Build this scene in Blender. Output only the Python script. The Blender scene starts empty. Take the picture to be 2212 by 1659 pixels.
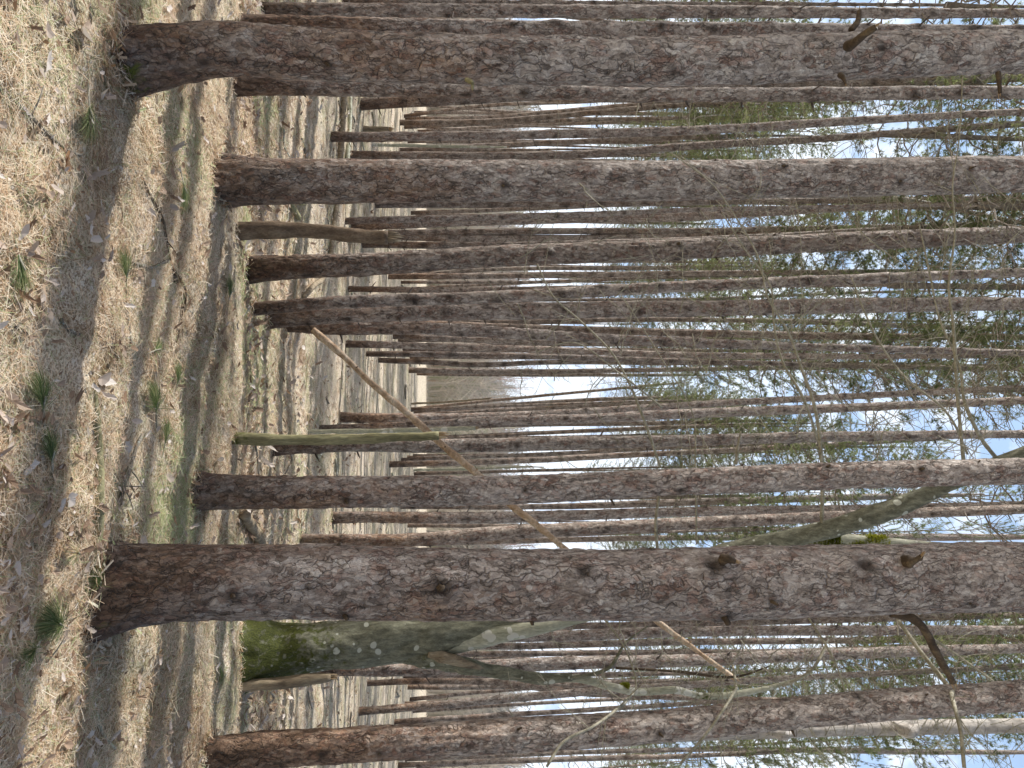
import bpy, math, random
import numpy as np
from mathutils import Vector, Matrix
random.seed(7); rng = np.random.default_rng(7)
C = bpy.context.scene.collection
sc = bpy.context.scene

# ------------------------------------------------------------------ camera model (photo measured on a 2212 x 1659 grid)
F = 1475.0; PITCH = math.atan(163/1475.0); CAMH = 1.6
FW = np.array([0, math.cos(PITCH), math.sin(PITCH)]); UP = np.array([0, -math.sin(PITCH), math.cos(PITCH)])
CP = np.array([0, 0, CAMH])
def ray(px, py): return (px-1106)*UP + (py-829.5)*np.array([1., 0, 0]) + F*FW
def at_depth(px, py, Y):
    d = ray(px, py); return CP + d*(Y/d[1])

# ------------------------------------------------------------------ numpy value noise
def _h(ix, iy, iz):
    n = (ix.astype(np.int64)*374761393 + iy.astype(np.int64)*668265263 + iz.astype(np.int64)*2147483647) & 0xffffffff
    n = ((n ^ (n >> 13))*1274126177) & 0xffffffff
    n = n ^ (n >> 16)
    return (n & 0xffff)/65535.0
def noise(x, y, z=0.0):
    x, y, z = np.broadcast_arrays(np.asarray(x, float), np.asarray(y, float), np.asarray(z, float))
    ix, iy, iz = np.floor(x), np.floor(y), np.floor(z)
    fx, fy, fz = x-ix, y-iy, z-iz
    fx, fy, fz = [t*t*(3-2*t) for t in (fx, fy, fz)]
    r = 0
    for a in (0, 1):
        for b in (0, 1):
            for c in (0, 1):
                r = r + _h(ix+a, iy+b, iz+c)*(fx if a else 1-fx)*(fy if b else 1-fy)*(fz if c else 1-fz)
    return r*2-1
def fbm(x, y, z=0.0, o=3):
    s, a = 0, 1.0
    for i in range(o): s = s + a*noise(x*2**i+i*17.3, y*2**i, np.asarray(z)*2**i); a *= .5
    return s
def sstep(a, b, x):
    t = np.clip((x-a)/(b-a), 0, 1); return t*t*(3-2*t)
def gh(x, y):
    x = np.asarray(x, float); y = np.asarray(y, float)
    far = sstep(7, 22, y)
    h = -0.24*sstep(5.3, 7.4, y + 0.25*noise(x*.6, 3.3))*(1-sstep(9, 26, y))
    h = h + 0.045*noise(x*.9+3, y*.9)*(1-far*.3) + 0.022*fbm(x*2.7, y*2.7)*(1-far)
    h = h + 0.16*far*noise(x*.2, y*.2+9)*(1-sstep(40, 80, y)) + 0.035*fbm(x*.8, y*1.1+2)*(1-sstep(40, 80, y))*sstep(5.5, 8, y)
    h = h + 0.012*fbm(x*9, y*9)*(1-far)
    h = h + 0.7*sstep(110, 200, y) + 27*sstep(165, 330, y)*(1+.12*noise(x*.02, .5))
    return h
def ground_hit(px, py, ymax=62.):
    d = ray(px, py)
    if d[2] >= -1: return at_depth(px, py, ymax)*np.array([1, 1, 0])
    t = np.linspace(.2, ymax, 6000)/d[1]
    P = CP[None] + d[None]*t[:, None]
    below = P[:, 2] < gh(P[:, 0], P[:, 1])
    i = int(np.argmax(below)) if below.any() else len(t)-1
    p = P[i].copy(); p[2] = float(gh(p[0], p[1])); return p

# ------------------------------------------------------------------ mesh collecting
class MB:
    def __init__(s): s.v = []; s.f = []; s.m = []; s.a = {}; s.n = 0
    def add(s, v, f, m=0, **attrs):
        v = np.asarray(v, float); k = len(v)
        s.v.append(v); f = np.asarray(f, dtype=np.int64); s.f.append(f+s.n); s.m.append(np.full(len(f), m, dtype=np.int32))
        for key, val in attrs.items(): s.a.setdefault(key, []).append((s.n, np.broadcast_to(np.asarray(val, float), (k,))))
        s.n += k
    def mesh(s, name, mats, smooth=True):
        me = bpy.data.meshes.new(name)
        V = np.concatenate(s.v); me.vertices.add(len(V)); me.vertices.foreach_set('co', V.ravel())
        sizes = np.concatenate([np.full(len(f), f.shape[1]) for f in s.f]); loops = np.concatenate([f.ravel() for f in s.f])
        me.loops.add(len(loops)); me.loops.foreach_set('vertex_index', loops.astype(np.int32))
        me.polygons.add(len(sizes)); st = np.concatenate([[0], np.cumsum(sizes)[:-1]])
        me.polygons.foreach_set('loop_start', st.astype(np.int32))
        me.polygons.foreach_set('material_index', np.concatenate(s.m))
        me.polygons.foreach_set('use_smooth', np.full(len(sizes), smooth, dtype=bool))
        me.update(calc_edges=True); me.validate()
        for key, lst in s.a.items():
            arr = np.zeros(len(V), dtype=np.float32)
            for o, val in lst: arr[o:o+len(val)] = val
            me.attributes.new(key, 'FLOAT', 'POINT').data.foreach_set('value', arr)
        for m in mats: me.materials.append(m)
        return me
    def build(s, name, mats, parent=None, loc=(0, 0, 0), smooth=True):
        o = bpy.data.objects.new(name, s.mesh(name, mats, smooth)); C.objects.link(o); o.location = loc
        if parent: o.parent = parent
        return o
def tag(o, label=None, cat=None, group=None, kind=None):
    for k, v in (('label', label), ('category', cat), ('group', group), ('kind', kind)):
        if v: o[k] = v
    return o
def empty(name, loc):
    o = bpy.data.objects.new(name, None); C.objects.link(o); o.location = loc; o.empty_display_size = .3; return o

def hermite(ts, P, t):
    """smooth interpolation of P (k x d) given at ts"""
    P = np.asarray(P, float); ts = np.asarray(ts, float)
    if len(ts) < 3: return np.stack([np.interp(t, ts, P[:, j]) for j in range(P.shape[1])], 1)
    m = np.zeros_like(P); d = (P[1:]-P[:-1])/(ts[1:]-ts[:-1])[:, None]
    m[1:-1] = (d[1:]+d[:-1])/2; m[0] = d[0]; m[-1] = d[-1]
    i = np.clip(np.searchsorted(ts, t, side='right')-1, 0, len(ts)-2); h = (ts[i+1]-ts[i])[:, None]; u = ((t-ts[i])/(ts[i+1]-ts[i]))[:, None]
    return (2*u**3-3*u**2+1)*P[i] + (u**3-2*u**2+u)*h*m[i] + (-2*u**3+3*u**2)*P[i+1] + (u**3-u**2)*h*m[i+1]

def sweep(mb, pts, rad, n=8, rough=0.0, cap=True, mat=0, freq=8., seed=0., attrs=None, radfun=None):
    """a tube along pts (k x 3) with radii; rough = relative surface noise"""
    pts = np.asarray(pts, float); rad = np.asarray(rad, float); k = len(pts)
    T = np.gradient(pts, axis=0); T /= np.linalg.norm(T, axis=1)[:, None]+1e-9
    up = np.array([1., 0, 0]) if abs(T[0][0]) < .8 else np.array([0, 1., 0])
    B = np.zeros_like(T); A = up
    for i in range(k):
        A = A - T[i]*A.dot(T[i]); A /= np.linalg.norm(A); B[i] = A
    D = np.cross(T, B)
    ph = np.arange(n)*2*math.pi/n
    dirs = B[:, None, :]*np.cos(ph)[None, :, None] + D[:, None, :]*np.sin(ph)[None, :, None]
    R = np.repeat(rad[:, None], n, 1)
    if rough:
        q = pts[:, None, :] + dirs*R[:, :, None]
        R = R*(1+rough*fbm(q[..., 0]*freq+seed, q[..., 1]*freq, q[..., 2]*freq*.5, 3))
    if radfun is not None: R = radfun(R, pts, ph, dirs)
    V = (pts[:, None, :]+dirs*R[:, :, None]).reshape(-1, 3)
    a = (np.arange(k-1)*n)[:, None]; j = np.arange(n)[None]; j2 = (j+1) % n
    Fq = np.stack([a+j, a+j2, a+n+j2, a+n+j], -1).reshape(-1, 4)
    at = {}
    if attrs:
        for key, fn in attrs.items(): at[key] = fn(V) if callable(fn) else fn
    base = mb.n
    mb.add(V, Fq, mat, **at)
    if cap:
        for r0, c in ((0, pts[0]), ((k-1)*n, pts[-1])):
            idx = np.arange(n); ids = np.stack([r0+idx, r0+(idx+1) % n], 1)
            if r0 == 0: ids = ids[:, ::-1]
            m0 = mb.n; mb.add([c], np.zeros((0, 3), int), mat, **{k_: 0. for k_ in at})
            mb.f.append(np.column_stack([ids+base, np.full(n, m0)])); mb.m.append(np.full(n, mat, dtype=np.int32))

# ------------------------------------------------------------------ materials
def newmat(name):
    m = bpy.data.materials.new(name); m.use_nodes = True; nt = m.node_tree; b = nt.nodes['Principled BSDF']
    b.inputs['Roughness'].default_value = .75; b.inputs['Specular IOR Level'].default_value = .4
    return m, nt, b
def nd(nt, t, **kw):
    n = nt.nodes.new(t)
    for k, v in kw.items():
        if hasattr(n, k): setattr(n, k, v)
        else: n.inputs[k].default_value = v
    return n
def ramp(nt, fac, stops, interp='LINEAR'):
    r = nt.nodes.new('ShaderNodeValToRGB'); r.color_ramp.interpolation = interp; e = r.color_ramp.elements
    while len(e) < len(stops): e.new(.5)
    for i, (p, c) in enumerate(stops):
        e[i].position = p; e[i].color = (*c, 1) if len(c) == 3 else c
    nt.links.new(fac, r.inputs[0]); return r.outputs[0]
def mix(nt, fac, a, b, mode='MIX'):
    m = nt.nodes.new('ShaderNodeMix'); m.data_type = 'RGBA'; m.blend_type = mode; m.clamp_factor = True
    for s, v in ((0, fac), (6, a), (7, b)):
        if isinstance(v, (int, float)): m.inputs[s].default_value = v
        elif isinstance(v, tuple): m.inputs[s].default_value = (*v, 1)
        else: nt.links.new(v, m.inputs[s])
    return m.outputs[2]
def math_(nt, op, a, b=0., c=0.):
    m = nt.nodes.new('ShaderNodeMath'); m.operation = op
    for i, v in enumerate((a, b, c)):
        if isinstance(v, (int, float)): m.inputs[i].default_value = v
        else: nt.links.new(v, m.inputs[i])
    return m.outputs[0]
def coords(nt, obj_random=True, scale=(1, 1, 1), distort=0., dscale=8.):
    tc = nt.nodes.new('ShaderNodeTexCoord'); v = tc.outputs['Object']
    if obj_random:
        oi = nt.nodes.new('ShaderNodeObjectInfo'); a = nt.nodes.new('ShaderNodeVectorMath'); a.operation = 'MULTIPLY_ADD'
        cx = nt.nodes.new('ShaderNodeCombineXYZ')
        for i in range(3): nt.links.new(oi.outputs['Random'], cx.inputs[i])
        nt.links.new(cx.outputs[0], a.inputs[0]); a.inputs[1].default_value = (13, 29, 41); nt.links.new(v, a.inputs[2]); v = a.outputs[0]
    if distort:
        n = nd(nt, 'ShaderNodeTexNoise', Scale=dscale, Detail=3.); nt.links.new(v, n.inputs['Vector'])
        s = nt.nodes.new('ShaderNodeVectorMath'); s.operation = 'SUBTRACT'; nt.links.new(n.outputs['Color'], s.inputs[0]); s.inputs[1].default_value = (.5, .5, .5)
        a = nt.nodes.new('ShaderNodeVectorMath'); a.operation = 'MULTIPLY_ADD'; nt.links.new(s.outputs[0], a.inputs[0]); a.inputs[1].default_value = (distort,)*3; nt.links.new(v, a.inputs[2]); v = a.outputs[0]
    m = nt.nodes.new('ShaderNodeMapping'); m.inputs['Scale'].default_value = scale; nt.links.new(v, m.inputs['Vector']); return m.outputs[0], tc
def tex(nt, kind, vec, **kw):
    feat = kw.pop('feature', None); n = nt.nodes.new(kind)
    if feat: n.feature = feat
    for k, v in kw.items(): n.inputs[k].default_value = v
    nt.links.new(vec, n.inputs['Vector']); return n
def attr(nt, name):
    a = nt.nodes.new('ShaderNodeAttribute'); a.attribute_name = name; return a.outputs['Fac']
def bump(nt, b, h, dist, strength=1.):
    n = nt.nodes.new('ShaderNodeBump'); n.inputs['Distance'].default_value = dist; n.inputs['Strength'].default_value = strength
    nt.links.new(h, n.inputs['Height']); nt.links.new(n.outputs[0], b.inputs['Normal']); return n

def pine_bark(name, grey=1.0, orange=1.0):
    m, nt, b = newmat(name); b.inputs['Sheen Weight'].default_value = .10; b.inputs['Sheen Roughness'].default_value = .35
    v, tc = coords(nt, True, (1, 1, .3), .09, 13.)
    vl, _ = coords(nt, True, (1, 1, .6), .05, 20.)
    v1 = tex(nt, 'ShaderNodeTexVoronoi', v, Scale=30.); e1 = tex(nt, 'ShaderNodeTexVoronoi', v, feature='DISTANCE_TO_EDGE', Scale=30.)
    v2 = tex(nt, 'ShaderNodeTexVoronoi', vl, Scale=46.); e2 = tex(nt, 'ShaderNodeTexVoronoi', vl, feature='DISTANCE_TO_EDGE', Scale=46.)
    n1 = tex(nt, 'ShaderNodeTexNoise', v, Scale=2.6, Detail=4.); n2 = tex(nt, 'ShaderNodeTexNoise', v, Scale=75., Detail=6., Roughness=.75)
    n3 = tex(nt, 'ShaderNodeTexNoise', v, Scale=15., Detail=4.); n4 = tex(nt, 'ShaderNodeTexNoise', v, Scale=34., Detail=5., Roughness=.6); n5 = tex(nt, 'ShaderNodeTexNoise', vl, Scale=9., Detail=3.)
    sp = nt.nodes.new('ShaderNodeSeparateColor'); nt.links.new(v1.outputs['Color'], sp.inputs[0])
    sp2 = nt.nodes.new('ShaderNodeSeparateColor'); nt.links.new(v2.outputs['Color'], sp2.inputs[0])
    # plate colour: grey-mauve plates with warm inner bark where flakes have fallen
    k = math_(nt, 'ADD', math_(nt, 'MULTIPLY_ADD', sp2.outputs[0], .22, math_(nt, 'MULTIPLY', sp.outputs[0], .22)), math_(nt, 'MULTIPLY', n4.outputs[0], .6))
    greys = ramp(nt, k, [(.26, (.155, .128, .112)), (.42, (.42, .37, .335)), (.57, (.64, .58, .54)), (.78, (.88, .85, .81))])
    warms = ramp(nt, k, [(.26, (.09, .055, .036)), (.42, (.27, .175, .115)), (.58, (.47, .315, .215)), (.8, (.68, .52, .39))])
    sx = nt.nodes.new('ShaderNodeSeparateXYZ'); nt.links.new(tc.outputs['Object'], sx.inputs[0])
    zr = nt.nodes.new('ShaderNodeMapRange'); nt.links.new(sx.outputs[2], zr.inputs[0]); zr.inputs[1].default_value = .1; zr.inputs[2].default_value = 2.8
    wf = math_(nt, 'SUBTRACT', math_(nt, 'MULTIPLY_ADD', n1.outputs[0], 1.9, -.35), math_(nt, 'MULTIPLY', zr.outputs[0], .85*grey))
    wf = math_(nt, 'ADD', wf, math_(nt, 'MULTIPLY_ADD', sp2.outputs[1], .28, -.14))
    wfr = ramp(nt, wf, [(.1, (0, 0, 0)), (.65, (1, 1, 1))])
    col = mix(nt, wfr, greys, warms)
    red = ramp(nt, math_(nt, 'MULTIPLY_ADD', sp2.outputs[2], .35, math_(nt, 'MULTIPLY', n5.outputs[0], .8)), [(.62, (0, 0, 0)), (.76, (orange,)*3)])
    col = mix(nt, math_(nt, 'MULTIPLY', red, .4), col, (.46, .23, .155))
    oi = nt.nodes.new('ShaderNodeObjectInfo'); tone = ramp(nt, oi.outputs['Random'], [(0, (.78, .73, .68)), (.25, (1.02, 1., .97)), (.5, (.88, .85, .83)), (.75, (1.14, 1.1, 1.06)), (1, (.95, .87, .79))]); col = mix(nt, 1., col, tone, 'MULTIPLY')
    fine = ramp(nt, n2.outputs[0], [(.3, (.66, .65, .65)), (.7, (1.2, 1.2, 1.2))])
    col = mix(nt, 1., col, fine, 'MULTIPLY')
    crackn = math_(nt, 'MAXIMUM', math_(nt, 'MULTIPLY_ADD', n3.outputs[0], .62, -.27), .001)
    c1 = nt.nodes.new('ShaderNodeMapRange'); nt.links.new(e1.outputs['Distance'], c1.inputs[0]); c1.inputs[1].default_value = 0.; nt.links.new(crackn, c1.inputs[2])
    rdg = math_(nt, 'ABSOLUTE', math_(nt, 'SUBTRACT', n4.outputs[0], .5)); rm = math_(nt, 'MAXIMUM', math_(nt, 'MULTIPLY_ADD', n5.outputs[0], .16, -.068), .0005)
    c3 = nt.nodes.new('ShaderNodeMapRange'); nt.links.new(rdg, c3.inputs[0]); c3.inputs[1].default_value = 0.; nt.links.new(rm, c3.inputs[2])
    c2 = ramp(nt, e2.outputs['Distance'], [(.0, (.72, .70, .70)), (.09, (1, 1, 1))])
    cr = ramp(nt, c1.outputs[0], [(.0, (.38, .34, .31)), (.4, (.78, .77, .76)), (1., (1, 1, 1))]); cr3 = ramp(nt, c3.outputs[0], [(.0, (.42, .38, .36)), (.6, (.88, .85, .85)), (1., (1, 1, 1))])
    col = mix(nt, 1., mix(nt, 1., mix(nt, 1., col, cr, 'MULTIPLY'), c2, 'MULTIPLY'), cr3, 'MULTIPLY')
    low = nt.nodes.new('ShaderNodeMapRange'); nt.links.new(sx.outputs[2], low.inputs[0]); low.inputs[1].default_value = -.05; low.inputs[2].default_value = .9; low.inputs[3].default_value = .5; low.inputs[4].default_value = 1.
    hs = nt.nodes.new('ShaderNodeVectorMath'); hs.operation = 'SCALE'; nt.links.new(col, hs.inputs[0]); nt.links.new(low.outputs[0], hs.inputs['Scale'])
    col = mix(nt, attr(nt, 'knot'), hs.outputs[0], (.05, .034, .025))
    mf = math_(nt, 'MULTIPLY_ADD', attr(nt, 'moss'), 1.3, math_(nt, 'MULTIPLY_ADD', n3.outputs[0], 1.6, -1.35))
    col = mix(nt, ramp(nt, mf, [(.1, (0, 0, 0)), (.35, (1, 1, 1))]), col, ramp(nt, n2.outputs[0], [(.3, (.06, .07, .01)), (.7, (.22, .24, .03))]))
    nt.links.new(col, b.inputs['Base Color'])
    h = math_(nt, 'ADD', math_(nt, 'MULTIPLY', c1.outputs[0], .8), math_(nt, 'MULTIPLY', c3.outputs[0], .4))
    h = math_(nt, 'ADD', h, math_(nt, 'MULTIPLY', sp2.outputs[0], .45)); h = math_(nt, 'ADD', h, math_(nt, 'MULTIPLY', n2.outputs[0], .6)); h = math_(nt, 'ADD', h, math_(nt, 'MULTIPLY', n4.outputs[0], 1.2))
    bump(nt, b, h, .012, 1.); return m
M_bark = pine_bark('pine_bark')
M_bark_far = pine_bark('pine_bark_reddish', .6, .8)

def simple_bark(name, c0, c1, c2, spots=None, scale=(1, 1, .3), s=14., bd=.004, moss=True, bands=False):
    m, nt, b = newmat(name); v, tc = coords(nt, True, scale, .04, 6.)
    n1 = tex(nt, 'ShaderNodeTexNoise', v, Scale=s, Detail=6., Roughness=.65); n2 = tex(nt, 'ShaderNodeTexNoise', v, Scale=s*7, Detail=4.)
    col = ramp(nt, n1.outputs[0], [(.3, c0), (.5, c1), (.7, c2)])
    col = mix(nt, 1., col, ramp(nt, n2.outputs[0], [(.3, (.7, .7, .7)), (.7, (1.2, 1.2, 1.2))]), 'MULTIPLY')
    v3, _ = coords(nt, True, (1, 1, 1), .02, 12.)
    if spots:
        vo = tex(nt, 'ShaderNodeTexVoronoi', v3, Scale=spots[0]); nn = tex(nt, 'ShaderNodeTexNoise', v3, Scale=4., Detail=2.)
        f = math_(nt, 'SUBTRACT', math_(nt, 'MULTIPLY', ramp(nt, nn.outputs[0], [(.42, (0, 0, 0)), (.75, (1, 1, 1))]), spots[2]*1.6), vo.outputs['Distance'])
        col = mix(nt, ramp(nt, f, [(.02, (0, 0, 0)), (.06, (1, 1, 1))]), col, spots[1])
    if bands:
        vb, _ = coords(nt, True, (1, 1, 9), .03, 5.); nb = tex(nt, 'ShaderNodeTexNoise', vb, Scale=5., Detail=3.)
        col = mix(nt, ramp(nt, nb.outputs[0], [(.62, (0, 0, 0)), (.7, (.8, .8, .8))]), col, (.10, .075, .05))
    if moss:
        nm = tex(nt, 'ShaderNodeTexNoise', v3, Scale=22., Detail=4.)
        f = math_(nt, 'MULTIPLY_ADD', attr(nt, 'moss'), 1.5, math_(nt, 'MULTIPLY_ADD', nm.outputs[0], 3.4, -2.25))
        mc = ramp(nt, n2.outputs[0], [(.3, (.03, .04, .008)), (.7, (.13, .145, .025))])
        col = mix(nt, ramp(nt, f, [(.1, (0, 0, 0)), (.75, (1, 1, 1))]), col, mc)
    nt.links.new(col, b.inputs['Base Color'])
    bump(nt, b, math_(nt, 'ADD', n1.outputs[0], math_(nt, 'MULTIPLY', n2.outputs[0], .4)), bd, 1.); return m
M_beech = simple_bark('mossy_grey_bark', (.10, .10, .068), (.22, .22, .155), (.40, .40, .29), spots=(11., (.62, .64, .55), .38), bd=.01, s=26.)
M_pale = simple_bark('pale_green_bark', (.36, .37, .27), (.50, .50, .38), (.62, .62, .50), spots=(12., (.7, .7, .62), .5), s=9.)
M_birch = simple_bark('birch_bark', (.34, .30, .25), (.50, .46, .42), (.66, .64, .61), moss=False, bands=True, s=5.)
M_snag = simple_bark('weathered_snag_wood', (.16, .12, .08), (.34, .27, .18), (.52, .44, .31), s=22., scale=(1, 1, .15), bd=.008)
M_snagbark = simple_bark('brown_snag_bark', (.10, .07, .045), (.23, .165, .11), (.38, .30, .21), s=16., scale=(1, 1, .4), moss=False, bd=.012)
M_snag_green = simple_bark('greenish_snag_wood', (.13, .12, .06), (.30, .28, .15), (.52, .48, .28), s=22., scale=(1, 1, .12), bd=.008)
M_dead = simple_bark('peeling_dead_bark', (.30, .18, .10), (.60, .44, .30), (.84, .74, .60), s=16., scale=(.6, .6, .6), moss=False, bd=.006)
M_stick = simple_bark('stick_bark', (.13, .11, .08), (.26, .23, .18), (.42, .40, .34), spots=(40., (.42, .47, .42), .35), s=20., scale=(1, 1, 1), moss=False)
M_dark = simple_bark('dark_dead_branch', (.05, .035, .022), (.10, .07, .045), (.2, .15, .09), s=20., scale=(1, 1, .5), moss=False)
M_twig = simple_bark('twig_bark', (.24, .22, .15), (.42, .39, .29), (.62, .58, .47), s=20., scale=(1, 1, 1), moss=False)
M_wood = simple_bark('torn_wood', (.33, .22, .12), (.48, .34, .19), (.62, .50, .34), s=30., scale=(1, 1, .15), moss=False)
M_limb = simple_bark('crown_limb_bark', (.16, .13, .10), (.26, .22, .18), (.40, .36, .31), s=6., scale=(1, 1, 1), moss=False)

def leafy(name, stops, transl=.4, attrn='rnd', rough=.6):
    m, nt, b = newmat(name); a = attr(nt, attrn); col = ramp(nt, a, stops); nt.links.new(col, b.inputs['Base Color'])
    b.inputs['Roughness'].default_value = rough
    if transl:
        t = nt.nodes.new('ShaderNodeBsdfTranslucent'); nt.links.new(col, t.inputs[0]); mx = nt.nodes.new('ShaderNodeMixShader'); mx.inputs[0].default_value = transl
        out = nt.nodes['Material Output']; nt.links.new(b.outputs[0], mx.inputs[1]); nt.links.new(t.outputs[0], mx.inputs[2]); nt.links.new(mx.outputs[0], out.inputs[0])
    return m
M_needle = leafy('green_needles', [(0, (.10, .135, .055)), (.5, (.24, .29, .12)), (1, (.48, .50, .26))], .5)
M_sprig = leafy('fresh_sprig_needles', [(0, (.08, .13, .05)), (.5, (.18, .25, .09)), (.8, (.32, .38, .16)), (1, (.58, .5, .3))], .25)
M_litter = leafy('fallen_needles', [(0, (.28, .16, .08)), (.2, (.55, .36, .21)), (.42, (.84, .66, .46)), (.8, (.95, .87, .71)), (.88, (.52, .56, .30)), (1, (.40, .46, .22))], .2)
M_leaf = leafy('dead_leaves', [(0, (.24, .15, .09)), (.35, (.42, .30, .21)), (.6, (.56, .45, .36)), (.82, (.78, .72, .66)), (1, (.56, .32, .16))], .25)
M_wood_far = leafy('distant_twigs', [(0, (.32, .31, .28)), (.45, (.50, .47, .41)), (.75, (.70, .64, .57)), (.85, (.36, .40, .26)), (.93, (.42, .46, .28)), (.94, (.60, .38, .34)), (1, (.68, .46, .41))], .3)  # distance haze is put into the colour as paler tones

M_moss = leafy('moss_shoots', [(0, (.06, .08, .01)), (.5, (.20, .23, .02)), (1, (.46, .47, .06))], .3)
def ground_mat():
    m, nt, b = newmat('forest_floor'); tc = nt.nodes.new('ShaderNodeTexCoord'); v = tc.outputs['Object']
    v1 = tex(nt, 'ShaderNodeTexVoronoi', v, Scale=34.); v2 = tex(nt, 'ShaderNodeTexVoronoi', v, Scale=110.)
    n0 = tex(nt, 'ShaderNodeTexNoise', v, Scale=.9, Detail=4.); n1 = tex(nt, 'ShaderNodeTexNoise', v, Scale=6., Detail=6., Roughness=.7); n2 = tex(nt, 'ShaderNodeTexNoise', v, Scale=160., Detail=4., Roughness=.7)
    s1 = nt.nodes.new('ShaderNodeSeparateColor'); nt.links.new(v1.outputs['Color'], s1.inputs[0]); s2 = nt.nodes.new('ShaderNodeSeparateColor'); nt.links.new(v2.outputs['Color'], s2.inputs[0])
    k = math_(nt, 'ADD', math_(nt, 'MULTIPLY', s2.outputs[0], .4), math_(nt, 'MULTIPLY', n2.outputs[0], .6))
    col = ramp(nt, k, [(.22, (.20, .135, .085)), (.42, (.52, .41, .29)), (.58, (.82, .73, .60)), (.8, (.92, .87, .78))])
    grn = ramp(nt, math_(nt, 'MULTIPLY_ADD', n1.outputs[0], .6, math_(nt, 'MULTIPLY', n0.outputs[0], .5)), [(.5, (0, 0, 0)), (.68, (.75, .75, .75))])
    col = mix(nt, grn, col, ramp(nt, k, [(.2, (.12, .11, .045)), (.8, (.52, .51, .29))]))
    pale = ramp(nt, s1.outputs[1], [(.86, (0, 0, 0)), (.9, (1, 1, 1))]); pale = math_(nt, 'MULTIPLY', pale, ramp(nt, v1.outputs['Distance'], [(.3, (1, 1, 1)), (.45, (0, 0, 0))]))
    col = mix(nt, math_(nt, 'MULTIPLY', pale, .8), col, (.85, .81, .77))
    nb = tex(nt, 'ShaderNodeTexNoise', v, Scale=2.4, Detail=5., Roughness=.65); col = mix(nt, 1., col, ramp(nt, nb.outputs[0], [(.33, (.60, .50, .40)), (.45, (1, .98, .95)), (.7, (1.12, 1.12, 1.12))]), 'MULTIPLY')
    sy = nt.nodes.new('ShaderNodeSeparateXYZ'); nt.links.new(v, sy.inputs[0]); far = nt.nodes.new('ShaderNodeMapRange'); nt.links.new(sy.outputs[1], far.inputs[0]); far.inputs[1].default_value = 120; far.inputs[2].default_value = 175
    wn = tex(nt, 'ShaderNodeTexNoise', v, Scale=.35, Detail=8., Roughness=.75); col = mix(nt, far.outputs[0], col, ramp(nt, wn.outputs[0], [(.3, (.20, .21, .16)), (.48, (.38, .38, .31)), (.62, (.52, .49, .43)), (.75, (.54, .42, .38))]))  # wooded far slope, its haze mixed into the paler colours
    nt.links.new(col, b.inputs['Base Color']); b.inputs['Roughness'].default_value = 1.
    bump(nt, b, math_(nt, 'ADD', math_(nt, 'MULTIPLY', n1.outputs[0], .6), math_(nt, 'MULTIPLY', n2.outputs[0], .4)), .03, .9); return m
M_ground = ground_mat()

# ------------------------------------------------------------------ ground sheet
def axis(lo, hi, fine_lo, fine_hi, step, growth=1.09):
    a = list(np.arange(fine_lo, fine_hi, step)); s = step; x = a[-1]
    while x < hi: s *= growth; x += s; a.append(x)
    s = step; x = a[0]; l = []
    while x > lo: s *= growth; x -= s; l.append(x)
    return np.array(l[::-1]+a)
xs = axis(-600, 600, -4.2, 4.2, .032); ys = axis(-60, 900, .9, 8.5, .032, 1.05)
GX, GY = np.meshgrid(xs, ys); GZ = gh(GX, GY)
nx, ny = len(xs), len(ys); i = (np.arange(ny-1)*nx)[:, None]; j = np.arange(nx-1)[None]
g = MB(); g.add(np.stack([GX.ravel(), GY.ravel(), GZ.ravel()], 1), np.stack([i+j, i+j+1, i+nx+j+1, i+nx+j], -1).reshape(-1, 4))
tag(g.build('ground', [M_ground]), kind='structure')

# ------------------------------------------------------------------ pine crowns (a few meshes shared by all the trees)
def tuft(mb, centers, dirs, length, width, per, r0):
    """brushes of needles: thin triangles fanning out around dirs"""
    n = len(centers); Cn = np.repeat(centers, per, 0); Dn = np.repeat(dirs, per, 0)
    d = Dn*.35 + rng.normal(size=(n*per, 3))*.6; d /= np.linalg.norm(d, axis=1)[:, None]
    w = np.cross(d, rng.normal(size=(n*per, 3))); w /= np.linalg.norm(w, axis=1)[:, None]+1e-9
    L = length*rng.uniform(.6, 1.15, (n*per, 1))
    a = Cn + w*width/2; b = Cn - w*width/2; c = Cn + d*L
    V = np.stack([a, b, c], 1).reshape(-1, 3); f = np.arange(n*per*3).reshape(-1, 3)
    rr = np.repeat(np.clip(np.repeat(r0, per)+rng.normal(size=n*per)*.18, 0, 1), 3)
    mb.add(V, f, 1, rnd=rr)
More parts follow.
